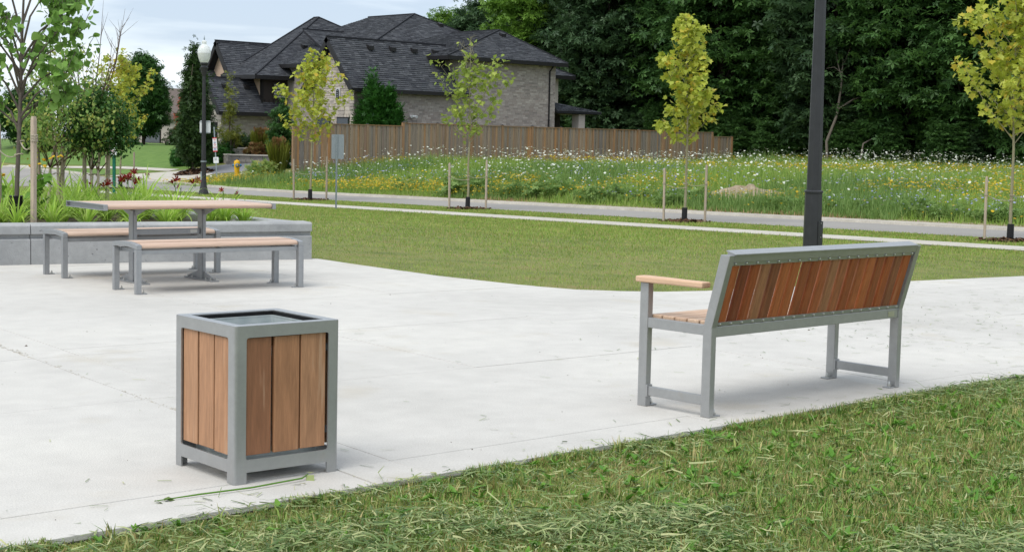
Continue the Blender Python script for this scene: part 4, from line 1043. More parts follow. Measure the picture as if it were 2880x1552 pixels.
# ------------------------------------------------------------------ fence
def fence():
    Y = 66.0; t = thing('wooden_fence', 'tall weathered board fence along the back of the meadow in front of the house', 'fence', (46.0, Y, 0))
    ratio = [.697, .733, .769, .806, .843, .881, .917, .953, .989, 1.024, 1.059, 1.093, 1.129, 1.165, 1.201, 1.232]
    X = [q*66 for q in ratio]
    def top(x): return 2.07 if x < X[1]-.01 else 2.20 if x < X[3]-.01 else 2.36 if x < X[14]-.01 else 2.10
    bm = {}
    for i in range(len(X)-1):
        a, b = X[i]+.07, X[i+1]-.07; h = top((a+b)/2); n = int(round((b-a)/.150)); w = (b-a)/n
        key = round(h, 2)
        if key not in bm: bm[key] = MB().box(-.072, .072, -.010, .010, -.6, h-.045).mesh('board')
        for k in range(n):
            o = obj('board', bm[key], 'fence_wood', t, (a+w*(k+.5)-46, (.013 if k % 2 else -.013), random.uniform(-.006, .006)), (0, random.uniform(-.004, .004), 0))
        MB().box(a-46, b-46, -.05, .05, h-.042, h).build('cap_rail', 'fence_post_wood', t)
        for z in (.35, h-.30): MB().box(a-46, b-46, .026, .066, z, z+.09).build('rail', 'fence_wood', t)
    for i, x in enumerate(X):
        h = max(top(x-.5), top(x+.5)) if i else top(x+.5)
        if i == len(X)-1: h = 2.10
        MB().box(x-46-.065, x-46+.065, -.075, .06, -.6, h+.02).build('post', 'fence_post_wood', t)
        MB().add([(x-46-.08, -.09, h+.02), (x-46+.08, -.09, h+.02), (x-46+.08, .075, h+.02), (x-46-.08, .075, h+.02), (x-46, -.008, h+.07)], [(0, 1, 4), (1, 2, 4), (2, 3, 4), (3, 0, 4), (3, 2, 1, 0)]).build('post_cap', 'fascia', t)
fence()

# ------------------------------------------------------------------ house
def rects_in(poly, rowh, lmin, lmax, seed, gap, y0=None):
    r = np.random.RandomState(seed); zs_ = [p[1] for p in poly]; xs_ = [p[0] for p in poly]; out = []
    z = min(zs_) if y0 is None else y0
    while z < max(zs_):
        x = min(xs_)-r.uniform(0, lmax)
        while x < max(xs_):
            l = r.uniform(lmin, lmax); q = clip_poly(poly, [(x, z), (x+l-gap, z), (x+l-gap, z+rowh-gap), (x, z+rowh-gap)])
            if len(q) >= 3 and abs(parea(q)) > .15*rowh*lmin: out.append(q)
            x += l
        z += rowh
    return out
def brick_wall(parent, poly, mk, seed, thick=.25, name='wall', rowh=.105, l0=.26, l1=.42):
    """poly (s, z) counter-clockwise; mk(s, z, depth) depth>0 inwards"""
    n = len(poly); w = MB().add([mk(s, z, 0) for s, z in poly]+[mk(s, z, thick) for s, z in poly], [tuple(range(n)), tuple(range(2*n-1, n-1, -1))]+[(i, n+i, n+(i+1) % n, (i+1) % n) for i in range(n)]).build(name, 'mortar', parent)
    b = MB()
    for q in rects_in(poly, rowh, l0, l1, seed, .012):
        k = len(q); b.add([mk(s, z, -.016) for s, z in q]+[mk(s, z, .0) for s, z in q], [tuple(range(k))]+[(i, k+i, k+(i+1) % k, (i+1) % k) for i in range(k)])
    tag(b.build('brick', 'brick', w, fix=False), kind='stuff')
    return w
def roof_plane(parent, pts, seed, rowh=.15, name='roof', thick=.14):
    P = [Vector(p) for p in pts]; e_ = (P[1]-P[0]).normalized(); nrm = None
    for k in range(2, len(P)):
        nrm = e_.cross(P[k]-P[0])
        if nrm.length > 1e-4: break
    nrm.normalize()
    if nrm.z < 0: nrm = -nrm
    s_ = nrm.cross(e_).normalized()
    if s_.z < 0: s_ = -s_
    q2 = [((p-P[0]).dot(e_), (p-P[0]).dot(s_)) for p in P]
    if parea(q2) < 0: q2 = q2[::-1]
    k = len(P); w = MB().add([tuple(p) for p in P]+[tuple(p-nrm*thick) for p in P], [tuple(range(k)), tuple(range(2*k-1, k-1, -1))]+[(i, k+i, k+(i+1) % k, (i+1) % k) for i in range(k)]).build(name, 'roof_deck', parent)
    b = MB(); y0 = min(p[1] for p in q2)
    def mk(a, c, h): v = P[0]+e_*a+s_*c+nrm*h; return tuple(v)
    r = np.random.RandomState(seed)
    for q in rects_in(q2, rowh, .16, .46, seed, .012, y0-.03):
        z0 = min(p[1] for p in q); hh = .020 if r.uniform() < .5 else .034; k = len(q); top_ = []
        for a, c in q: top_.append(mk(a, c, hh*(1-(c-z0)/rowh*.85)))
        low = [mk(a, c, -.005) for a, c in q]
        b.add(top_+low, [tuple(range(k))]+[(i, k+i, k+(i+1) % k, (i+1) % k) for i in range(k)])
    tag(b.build('shingle', 'shingle', w, fix=False), kind='stuff')
    return w
def strip(parent, a, b, w=.16, m='fascia', name='fascia', up=.0):
    a, b = Vector(a), Vector(b); d = (b-a).normalized(); side = d.cross(Vector((0, 0, 1))).normalized(); upv = side.cross(d)
    vs = []
    for p in (a-d*.02, b+d*.02):
        for i, j in ((-.05, -w+up), (.05, -w+up), (.05, .02+up), (-.05, .02+up)): q = p+side*i+upv*j; vs.append(tuple(q))
    MB().add(vs, [(3, 2, 1, 0), (4, 5, 6, 7), (0, 1, 5, 4), (1, 2, 6, 5), (2, 3, 7, 6), (3, 0, 4, 7)]).build(name, m, parent)
def ridge_cap(parent, a, b): strip(parent, Vector(a)+Vector((0, 0, .03)), Vector(b)+Vector((0, 0, .03)), .06, 'roof_deck', 'ridge_cap', .03)
def house():
    ox, oy = 52.0, 69.0
    t = thing('brick_house', 'large grey brick house with steep dark shingle roofs behind the fence', 'house', (0, 0, 0))
    fy = lambda Y: (lambda s, z, d: (s, Y+d, z))        # wall facing -Y
    fx = lambda X: (lambda s, z, d: (X+d, s, z))        # wall facing -X
    # right wing: stone gable to the street, brick side
    brick_wall(t, [(52.12, -.8), (59.7, -.8), (59.7, 4.1), (52.12, 4.1)], fy(69.0), 1)
    g = MB().add([(52.12, 69, -.8), (52.12, 72.85, -.8), (52.12, 72.85, 4.1), (52.12, 70.93, 6.75), (52.12, 69, 4.1), (52.4, 69, -.8), (52.4, 72.85, -.8), (52.4, 72.85, 4.1), (52.4, 70.93, 6.75), (52.4, 69, 4.1)],
                 [(0, 1, 2, 3, 4), (9, 8, 7, 6, 5)]+[(i, 5+i, 5+(i+1) % 5, (i+1) % 5) for i in range(5)]).build('gable_wall', 'mortar', t)
    r = np.random.RandomState(7); z = 1.9
    while z < 6.7:
        h = r.choice([.13, .17, .22]); y = 69-r.uniform(0, .3)
        while y < 72.85:
            l = r.uniform(.18, .62); q = clip_poly([(69.0, 1.9), (72.85, 1.9), (72.85, 4.1), (70.93, 6.7), (69.0, 4.1)], [(y, z), (y+l-.014, z), (y+l-.014, z+h-.014), (y, z+h-.014)])
            if len(q) >= 3 and abs(parea(q)) > .008:
                pr = r.uniform(.012, .045); k = len(q); c = (sum(p[0] for p in q)/k, sum(p[1] for p in q)/k)
                MB().add([(52.12-pr, p[0]+(c[0]-p[0])*.06, p[1]+(c[1]-p[1])*.10) for p in q]+[(52.121, *p) for p in q], [tuple(range(k-1, -1, -1))]+[(i, (i+1) % k, k+(i+1) % k, k+i) for i in range(k)]).build('stone', 'ashlar', g, fix=False)
            y += l
        z += h
    # number plaque
    pq = [(70.42+.2*math.cos(a), 4.05+.2*math.sin(a)) for a in np.linspace(0, math.pi, 9)]+[(70.22, 3.55), (70.62, 3.55)]
    n_ = MB().add([(52.03, *p) for p in pq]+[(52.11, *p) for p in pq], [tuple(range(len(pq)))]+[(i, len(pq)+i, len(pq)+(i+1) % len(pq), (i+1) % len(pq)) for i in range(len(pq))]).build('number_plaque', 'blind', t)
    c = (70.42, 3.86); MB().add([(52.02, c[0]+(p[0]-c[0])*.72, c[1]+(p[1]-c[1])*.80) for p in pq], [tuple(range(len(pq)))]).build('plaque_panel', 'fascia', n_, fix=False)
    nb = MB()
    for zz_, ww in ((4.08, .05), (3.96, .08), (3.86, .09), (3.76, .08), (3.66, .07)): nb.box(52.012, 52.018, c[0]-ww, c[0]+ww, zz_-.018, zz_+.018)
    nb.build('plaque_lettering', 'sign_grey', n_)
    for y0, y1 in ((69.35, 70.5), (71.1, 72.4)):
        w_ = MB().box(52.04, 52.125, y0, y1, 1.2, 2.62).build('window', 'fascia', t); MB().box(52.02, 52.038, y0+.08, y1-.08, 1.28, 2.54).build('pane', 'window_glass', w_)
    roof_plane(t, [(51.65, 68.55, 4.20), (60.3, 68.55, 4.20), (60.3, 70.93, 7.05), (51.65, 70.93, 7.05)], 11)
    roof_plane(t, [(51.65, 73.31, 4.20), (60.3, 73.31, 4.20), (60.3, 70.93, 7.05), (51.65, 70.93, 7.05)], 12)
    strip(t, (51.55, 68.52, 4.2), (60.2, 68.52, 4.2), .20, name='gutter'); strip(t, (51.62, 68.5, 4.15), (51.62, 70.93, 7.04), .26); strip(t, (51.62, 73.35, 4.15), (51.62, 70.93, 7.04), .26)
    ridge_cap(t, (51.6, 70.93, 7.05), (60.3, 70.93, 7.05))
    MB().prism([(68.6, 4.04), (69.0, 4.04), (69.0, 4.09), (68.6, 4.09)], 51.7, 60.2, 'x').build('soffit', 'fascia', t)
    # right two-storey block
    brick_wall(t, [(59.6, -.8), (67.55, -.8), (67.55, 6.2), (59.6, 6.2)], fy(68.9), 2)
    MB().box(59.6, 67.55, 69.16, 79, -.8, 6.2).build('block', 'mortar', t)
    brick_wall(t, [(69.3, 4.1), (79, 4.1), (79, 6.2), (69.3, 6.2)], fx(59.58), 9)
    ex0, ex1, ey0, ey1, ez = 58.35, 68.05, 68.35, 80.0, 6.32; A = (65.6, 72.0, 8.33); B = (65.6, 76.5, 8.33)
    roof_plane(t, [(ex0, ey0, ez), (ex1, ey0, ez), A], 13); roof_plane(t, [(ex0, ey0, ez), (ex0, ey1, ez), B, A], 14)
    roof_plane(t, [(ex1, ey0, ez), (ex1, ey1, ez), B, A], 15); roof_plane(t, [(ex0, ey1, ez), (ex1, ey1, ez), B], 16)
    for a, b in (((ex0, ey0, ez), A), ((ex1, ey0, ez), A), (A, B)): ridge_cap(t, a, b)
    strip(t, (ex0, ey0, ez-.02), (ex1, ey0, ez-.02), .2, name='gutter'); strip(t, (ex0, ey0, ez-.02), (ex0, ey1, ez-.02), .2, name='gutter')
    MB().box(ex0+.05, ex1-.05, ey0+.05, ey1-.05, ez-.17, ez-.12).build('soffit', 'fascia', t)
    MB().tube([(67.0, 68.55, 6.1), (67.0, 68.83, 5.8), (67.0, 68.83, -.5)], .055, 6).build('downpipe', 'fascia', t)
    # back porch
    MB().box(67.7, 71.2, 68.75, 72, 3.25, 3.42).build('porch_beam', 'fascia', t)
    PA = (69.0, 71, 4.05); c4 = [(67.5, 68.55, 3.42), (71.4, 68.55, 3.42), (71.4, 73, 3.42)]
    roof_plane(t, [c4[0], c4[1], PA], 17); roof_plane(t, [c4[1], c4[2], PA], 18)
    MB().box(69.6, 70.15, 68.8, 69.4, -.6, 3.25).build('porch_column', 'brick', t)
    MB().box(67.7, 71.0, 71.9, 72, -.6, 3.25).build('porch_wall', 'dark_siding', t)
    # main hips behind
    def hip(x0, x1, y0, y1, z, a, b, sd):
        roof_plane(t, [(x0, y0, z), (x1, y0, z), a], sd, .17); roof_plane(t, [(x0, y0, z), (x0, y1, z), b, a], sd+1, .17)
        roof_plane(t, [(x1, y0, z), (x1, y1, z), b, a], sd+2, .3); 
        for p, q in (((x0, y0, z), a), ((x1, y0, z), a), (a, b)): ridge_cap(t, p, q)
        strip(t, (x0, y0, z-.02), (x1, y0, z-.02), .22, name='gutter'); strip(t, (x0, y0, z-.02), (x0, y1, z-.02), .22, name='gutter')
    hip(56.4, 76, 75.6, 90, 6.0, (66.1, 81.0, 9.75), (66.1, 86, 9.75), 20)
    hip(54.0, 72.5, 81.6, 85.5, 5.22, (62.9, 87.4, 9.58), (62.9, 87.9, 9.58), 30)
    roof_plane(t, [(54.0, 85.5, 5.22), (72.5, 95, 5.22), (62.9, 87.9, 9.58)], 33, .3); ridge_cap(t, (54.0, 85.5, 5.22), (62.9, 87.9, 9.58))
    roof_plane(t, [(59.5, 80.5, 6.2), (69, 80.5, 6.2), (69, 84.4, 8.45), (59.5, 84.4, 8.45)], 36, .17)
    ridge_cap(t, (59.5, 84.4, 8.45), (69, 84.4, 8.45))
    MB().box(57.0, 75, 76.2, 88, -.6, 5.95).build('main_block', 'brick', t)
    # courtyard facade between the wings
    brick_wall(t, [(72.85, -.6), (82.3, -.6), (82.3, 5.2), (72.85, 5.2)], fx(56.9), 8)
    for y0, y1, z0, z1 in ((75.2, 76.6, 3.3, 5.0), (77.6, 79, 3.3, 5.0), (74.6, 76.8, .5, 2.5)):
        w_ = MB().box(56.80, 56.93, y0, y1, z0, z1).build('window', 'fascia', t); MB().box(56.77, 56.80, y0+.1, y1-.1, z0+.1, z1-.1).build('pane', 'window_glass', w_)
    # left wing
    brick_wall(t, [(52.0, -.3), (59.9, -.3), (59.9, 2.95), (52.0, 2.95)], fy(82.3), 3)
    brick_wall(t, [(82.3, -.3), (84.4, -.3), (84.4, 2.95), (83.35, 4.7), (82.3, 2.95)], fx(52.0), 4, rowh=.17, l0=.25, l1=.6)
    w_ = MB().box(51.95, 52.01, 82.7, 84.0, -.2, 2.25).build('garage_door', 'dark_void', t)
    roof_plane(t, [(51.55, 81.85, 2.90), (56.4, 81.85, 2.90), (56.4, 83.35, 5.0), (51.55, 83.35, 5.0)], 40); roof_plane(t, [(51.55, 84.85, 2.90), (56.4, 84.85, 2.90), (56.4, 83.35, 5.0), (51.55, 83.35, 5.0)], 41)
    strip(t, (51.5, 81.82, 2.9), (57.9, 81.82, 2.9), .22, name='gutter'); strip(t, (51.52, 81.8, 2.86), (51.52, 83.35, 4.98), .26); strip(t, (51.52, 84.9, 2.86), (51.52, 83.35, 4.98), .26)
    ridge_cap(t, (51.5, 83.35, 5.0), (56.4, 83.35, 5.0))
    # upper floor of the left wing: stucco end, dark bay with windows
    MB().box(55.0, 55.2, 82.4, 88, 2.6, 5.1).build('stucco_wall', 'stucco', t)
    MB().box(54.9, 55.05, 82.28, 82.45, 2.9, 5.15).build('corner_trim', 'fascia', t)
    MB().box(55.05, 60.5, 82.32, 82.6, 2.95, 5.1).build('dark_bay', 'dark_siding', t)
    for k in range(16): MB().box(55.15+k*.33, 55.18+k*.33, 82.295, 82.32, 2.95, 3.75).build('batten', 'fascia', t)
    for x0 in (55.75, 57.0, 58.4):
        w_ = MB().box(x0, x0+1.02, 82.27, 82.32, 3.78, 4.85).build('window', 'dark_siding', t)
        MB().box(x0+.08, x0+.94, 82.262, 82.268, 3.86, 4.78).build('pane', 'window_glass', w_)
        for k in range(5): MB().box(x0+.08, x0+.94, 82.254, 82.260, 3.90+k*.18, 4.0+k*.18).build('blind_slat', 'blind', w_)
    # further gables to the left
    gx = 55.0
    roof_plane(t, [(54.5, 84.7, 4.4), (60, 84.7, 4.4), (60, 86.9, 7.5), (54.5, 86.9, 7.5)], 42); roof_plane(t, [(54.5, 89.1, 4.4), (60, 89.1, 4.4), (60, 86.9, 7.5), (54.5, 86.9, 7.5)], 43, .3)
    MB().prism([(85.3, 2), (88.7, 2), (88.7, 4.6), (86.9, 7.25), (85.3, 4.6)], gx, gx+.2, 'x').build('stucco_gable', 'stucco', t)
    strip(t, (54.45, 84.7, 4.35), (54.45, 86.9, 7.48), .26); strip(t, (54.45, 89.1, 4.35), (54.45, 86.9, 7.48), .26); ridge_cap(t, (54.4, 86.9, 7.5), (60, 86.9, 7.5))
    roof_plane(t, [(53.7, 87.0, 4.6), (57, 87.0, 4.6), (57, 88.3, 5.98), (53.7, 88.3, 5.98)], 44); roof_plane(t, [(53.7, 89.6, 4.6), (57, 89.6, 4.6), (57, 88.3, 5.98), (53.7, 88.3, 5.98)], 45, .3)
    MB().prism([(87.3, -.3), (89.3, -.3), (89.3, 4.7), (88.3, 5.8), (87.3, 4.7)], 54.0, 54.2, 'x').build('stone_gable', 'ashlar', t)
    strip(t, (53.65, 87.0, 4.56), (53.65, 88.3, 5.96), .24)
    MB().box(55.2, 70, 84, 89.5, -.3, 4.4).build('rear_block', 'brick', t)
    # roof vents
    def vent(x, y, z, sx=.34, sl=.8):
        m = Matrix.Translation((x, y, z))@Matrix.Rotation(sl*.0, 4, 'X')
        v = MB().add([(x-.17, y-.2, z-.10), (x+.17, y-.2, z-.10), (x+.17, y+.16, z-.02), (x-.17, y+.16, z-.02), (x-.17, y-.2, z+.12), (x+.17, y-.2, z+.12), (x+.14, y+.1, z+.22), (x-.14, y+.1, z+.22)], [(0, 3, 2, 1), (4, 5, 6, 7), (0, 1, 5, 4), (1, 2, 6, 5), (2, 3, 7, 6), (3, 0, 4, 7)])
        v.build('roof_vent', 'fascia', t)
    for x in (54.3, 55.9, 57.5, 59.1): vent(x, 70.5, 6.56)
    vent(65.2, 71.3, 7.95); vent(59.5, 84.3, 7.3); vent(67.5, 80, 9.05)
    for x in (52.6, 54.2): vent(x, 83.0, 4.45)
    # meter box, camera lamp
    MB().box(54.5, 55.05, 82.12, 82.27, .9, 1.6).build('meter_box', 'sign_grey', t); MB().lathe([(.14, 0), (.14, .12), (.10, .16)], 12).xf(Matrix.Translation((54.78, 82.12, 1.2))@Matrix.Rotation(math.pi/2, 4, 'X')).build('meter_dial', 'galv_post', t)
    MB().tube([(54.78, 82.2, .9), (54.78, 82.2, -.2)], .05, 6).build('meter_pipe', 'galv_post', t)
    cm = MB().box(56.05, 56.35, 68.86, 68.98, 2.72, 2.84).build('flood_lamp', 'white_paint', t)
    for dx in (-.06, .3): MB().lathe([(.05, 0), (.09, .16)], 10).xf(Matrix.Translation((56.08+dx, 68.86, 2.8))@Matrix.Rotation(math.pi/2*1.25, 4, 'X')).build('lamp_cup', 'white_paint', cm)
house()
def simple_house(name, label, x0, x1, y0, y1, zb, ze, zr, wallm, roofm, ridge='y', doors=()):
    t = thing(name, label, 'house', (x0, y0, zb)); L, W = x1-x0, y1-y0; h, rr = ze-zb, zr-zb; o = .4
    MB().box(0, L, 0, W, -1, h).build('wall', wallm, t)
    if ridge == 'y':
        MB().prism([(-o, h-.05), (L+o, h-.05), (L/2, rr)], -o, W+o, 'y').build('roof', roofm, t)
    else: MB().prism([(-o, h-.05), (W+o, h-.05), (W/2, rr)], -o, L+o, 'x').build('roof', roofm, t)
    for (a, b, c, d, f) in doors:
        w_ = MB().box(-.06, .0, a, b, c, d).build('garage_door' if f else 'window', 'fascia', t); MB().box(-.09, -.061, a+.1, b-.1, c+.05, d-.1).build('pane', 'window_glass', w_)
    MB().box(L*.5-.9, L*.5-.5, W*.3, W*.3+.4, rr-.6, rr-.2).build('roof_vent', 'fascia', t)
simple_house('far_house', 'brown-roofed brick house behind the columnar tree and the round green tree', 64.2, 76, 107.5, 120, -.3, 2.6, 5.2, 'brick', 'brown_shingle', 'x', ((3, 5.5, 0, 2.0, True), (7, 9, .6, 1.9, False)))
simple_house('far_house', 'dark brick gabled house far off at the left edge beyond the road', 92, 107, 258, 272, -5.0, -2.4, -.6, 'brick', 'brown_shingle', 'x', ((2, 6, 0, 2.1, True),))
# retaining walls of the flower bed: every stone its own piece
rw = thing('retaining_wall', 'low grey stone retaining wall around the flower bed beside the driveway', 'wall', (48.2, 75.0, 0))
r_ = np.random.RandomState(3)
for a, b, zz0, rows in (((48.2, 75.4), (50.3, 73.0), -.2, 3), ((48.2, 75.4), (48.9, 77.4), -.2, 3), ((50.3, 73.0), (53.5, 73.2), -.05, 3), ((49.3, 76.3), (51.9, 74.2), .35, 2)):
    A_, B_ = Vector(a), Vector(b); d = (B_-A_).normalized(); L = (B_-A_).length; ang = math.atan2(d.y, d.x)
    for k in range(rows):
        s = -r_.uniform(0, .3)
        while s < L:
            l = r_.uniform(.4, .75); c = A_+d*(s+l/2)
            MB().box(-l/2+.008, l/2-.008, -.14+r_.uniform(0, .03), .14, 0, .175).build('stone', 'stone_wall', rw, loc=(c.x-48.2, c.y-75.0, zz0+k*.18), rot=(0, 0, ang)); s += l
    MB().box(0, L, -.19, .17, 0, .07).build('coping', 'walk_concrete', rw, loc=(A_.x-48.2, A_.y-75.0, zz0+rows*.18), rot=(0, 0, ang))

# ------------------------------------------------------------------ garden trees and shrubs by the houses
def shrub(name, label, x, y, r, h, lm, seed, dense=1.0, group=None, upright=False, z=None, size=None):
    z0 = Z(x, y) if z is None else z
    prof = [(0, r*.75), (h*.3, r), (h*.65, r*.9), (h*.9, r*.5), (h, r*.15)]
    t = thing(name, label, 'shrub', (x, y, z0), 0, group)
    if upright:
        q = np.random.RandomState(seed); n = int(420*dense); a = q.uniform(0, 6.28, n); rr = np.sqrt(q.uniform(0, 1, n))*r*.5
        P = np.stack([rr*np.cos(a), rr*np.sin(a), np.zeros(n)], -1); tv = np.array([(-.012, 0, 0), (.012, 0, 0), (.008, .08, .6), (0, .25, 1)], float)
        R = rotm(a-math.pi/2, np.zeros(n)-.0, q.normal(0, .12, n)); obj('foliage', scatter('foliage', tv, np.array([(0, 1, 2, 3)]), P, R, np.stack([np.ones(n)*2, h*q.uniform(.6, 1.6, n)*r, h*q.uniform(.7, 1.1, n)], -1)), lm, t)
        obj('plume', scatter('plume', DIAMOND[0], DIAMOND[1], P*1.3+np.array([0, 0, 1])*(h*q.uniform(.6, 1.05, n))[:, None], rotm(a, q.normal(1.4, .2, n), q.normal(0, .3, n)), .18*q.uniform(.6, 1.3, n)), 'leaf_rust', t)
    else:
        P, c = clump_points(prof, int(60*dense), 26, .16*r, seed, .75, .8); leaves('foliage', SPRAY, P, size or .15, lm, t, seed, .4, .45)
        mb = MB()
        for k in range(5): mb.tube([(0, 0, -.05), tuple(c[k])], [.02, .006], 5)
        mb.build('stem', 'bark_dark', t, fix=False)
shrub('evergreen_shrub', 'low dark green shrub left of the rusty ornamental grass by the house wall', 49.9, 77.3, .85, 1.25, 'leaf_oak', 301, z=.35)
shrub('evergreen_shrub', 'rounded dark green shrub directly behind the rusty ornamental grass', 51.0, 76.5, .9, 1.3, 'leaf_dark', 302, z=.35)
shrub('ornamental_grass', 'tall ornamental grass clump with rusty plumes above the stone retaining wall', 50.4, 75.3, .8, 1.45, 'leaf_slim', 303, upright=True, z=.30)
shrub('rust_shrub', 'small rust-coloured shrub at the foot of the rusty ornamental grass', 49.6, 75.0, .55, .8, 'leaf_rust', 304, z=.30)
shrub('burgundy_shrub', 'dark burgundy shrub left of the slim evergreen by the brick wall', 52.4, 75.7, .75, 1.15, 'leaf_red', 305, z=.35)
shrub('burgundy_shrub', 'dark burgundy shrub nearest the fence corner by the brick wall', 53.2, 74.8, .7, 1.1, 'leaf_red', 306, z=.35)
shrub('green_hedge', 'bright green hedge shrub behind the leaning sign', 47.9, 77.6, .8, 1.25, 'leaf_cedar', 307)
shrub('green_hedge', 'bright green hedge shrub right of the leaning sign', 48.7, 76.9, .75, 1.2, 'leaf_cedar', 308)
shrub('green_hedge', 'green hedge shrub between the columnar tree and the street lamp', 47.0, 78.4, .7, 1.1, 'leaf_cedar', 309)
shrub('ornamental_grass', 'rusty plumed ornamental grass beside the left fence corner', 46.0, 67.3, .55, 1.8, 'leaf_slim', 310, upright=True)
shrub('leafy_shrub', 'low leafy green shrub in front of the left fence corner at the meadow edge', 45.2, 67.6, .8, .9, 'leaf_birch', 311, size=.16)
blob_tree('columnar_evergreen', 'narrow dark evergreen between the brick wing and the fence corner', 'tree', (48.3, 70.3, Z(48.3, 70.3)), [(0, .35), (.6, .6), (1.6, .72), (2.6, .6), (3.4, .3), (3.9, .05)], 120, 30, .14, .16, 'leaf_dark', 'bark_dark', 3.4, .06, 320, shell=.7)
def cedar(label, x, y, H, R, seed):
    prof = [(-.2, R*.9), (H*.15, R), (H*.45, R*.86), (H*.7, R*.55), (H*.9, R*.2), (H, .03)]
    t = thing('cedar_tree', label, 'tree', (x, y, Z(x, y)))
    P, c = clump_points(prof, 260, 34, .16, seed, .8, 1.3); mb = MB(); limb_tree(mb, c, H*.9, .08, seed, 6); mb.build('trunk', 'bark_dark', t, fix=False)
    r = np.random.RandomState(seed); n = len(P); a = np.arctan2(P[:, 1], P[:, 0])
    obj('crown', scatter('crown', SPRAY[0], SPRAY[1], P, rotm(a-math.pi/2, .75+r.normal(0, .45, n), r.normal(0, .4, n)), .19*r.uniform(.6, 1.3, n)), 'leaf_cedar', t)
cedar('bushy pointed green cedar behind the fence, taller left one of the pair', 52.45, 67.75, 4.95, .95, 331)
cedar('bushy pointed green cedar behind the fence, shorter right one of the pair', 53.5, 67.65, 4.3, .85, 332)
blob_tree('columnar_oak', 'tall narrow dark green columnar tree left of the street lamp', 'tree', (45.3, 74.4, Z(45.3, 74.4)), [(.55, .25), (1.1, .75), (2.2, .92), (3.6, .78), (5.2, .55), (6.2, .30), (7.0, .05)], 230, 34, .16, .20, 'leaf_oak', 'bark', 6.4, .09, 340, shell=.6, flat=1.2)
mulch('reddish brown mulch mound round the columnar tree', 45.3, 74.4, 1.1, 500, h=.22, seed=60)
blob_tree('round_tree', 'full dark green broadleaf tree in front of the brown-roofed house', 'tree', (57.0, 100.6, Z(57.0, 100.6)), [(1.0, .6), (1.8, 1.45), (3.2, 1.6), (4.8, 1.2), (6.0, .6), (6.6, .1)], 240, 40, .30, .30, 'leaf_dark', 'bark_dark', 6.2, .14, 341, shell=.6)
blob_tree('leafy_tree', 'dark leafy tree far behind the spreading birch at the left', 'tree', (50.5, 106, Z(50.5, 106)), [(.6, .8), (1.6, 1.8), (2.8, 1.6), (3.8, .9), (4.3, .1)], 170, 36, .30, .30, 'leaf_dark', 'bark_dark', 3.8, .14, 342, shell=.6)
blob_tree('leafy_tree', 'green tree between the compact birch and the round dark tree, far behind', 'tree', (55.0, 104, Z(55, 104)), [(.8, .7), (1.6, 1.5), (2.8, 1.4), (3.9, .2)], 130, 34, .28, .28, 'leaf_oak', 'bark_dark', 3.4, .12, 343, shell=.6)
blob_tree('slim_tree', 'slender yellowish tree with loose branches against the brick wing', 'tree', (48.9, 76.5, Z(48.9, 76.5)), [(.7, .45), (1.6, .80), (2.6, .55), (3.8, .35), (4.9, .05)], 46, 18, .12, .15, 'leaf_slim', 'bark', 4.6, .05, 344, shell=.3, flat=1.1, nl=20)
for i, (x, y, r, h, m, lab) in enumerate(((50.2, 97, .9, 1.3, 'leaf_dark', 'rounded green shrub under the round dark tree'), (58.8, 98.5, 1.0, 1.2, 'leaf_oak', 'dark low shrub right of the round dark tree trunk'), (54.5, 98.5, .8, 1.1, 'leaf_cedar', 'bright green rounded shrub behind the green post'),
        (60.5, 100, .9, 1.2, 'leaf_dark', 'shrub at the foot of the brown-roofed house'), (49.0, 100.5, 1.1, 1.5, 'leaf_oak', 'dark shrub at the far end of the front lawns'))):
    shrub('garden_shrub', lab, x, y, r, h, m, 350+i, size=.2)
vine = thing('red_vine', 'rusty red climbing vine on the wall of the brown-roofed house', 'plant', (63.9, 106.9, 0))
P_, c_ = clump_points([(0, .15), (1.5, .35), (3.0, .3), (4.2, .2)], 40, 20, .15, 361); P_[:, 2] += np.abs(P_[:, 0])*.3
leaves('foliage', SPRAY, P_, .25, 'leaf_vine', vine, 362)

r_ = np.random.RandomState(29)
def weed_bush_mesh(seed):
    P, c = clump_points([(0, .8), (.3, 1.0), (.55, .8), (.8, .3)], 46, 26, .17, seed, .5, .8); q = np.random.RandomState(seed); n = len(P); P[:, 2] = np.abs(P[:, 2])
    return scatter('foliage', SPRAY[0], SPRAY[1], P, rotm(q.uniform(0, 6.28, n), .5+q.normal(0, .5, n), q.normal(0, .5, n)), .17*q.uniform(.5, 1.3, n))
WB = [weed_bush_mesh(500+i) for i in range(3)]
for k in range(26):
    x, y = 41.6+abs(r_.normal(0, 1.6)), 17+k*1.45+r_.uniform(-.6, .6)
    if (x-45.4)**2+(y-36.3)**2 < 5: continue
    t = thing('weed_bush', 'low dark green weed bush on the meadow bank above the road', 'shrub', (x, y, Z(x, y)-.05), r_.uniform(0, 6.28), 'weed bushes on the meadow bank'); sx = r_.uniform(.6, 1.25); t.scale = (sx, sx, sx*r_.uniform(.55, .9))
    obj('foliage', WB[k % 3], 'meadow_dark', t)

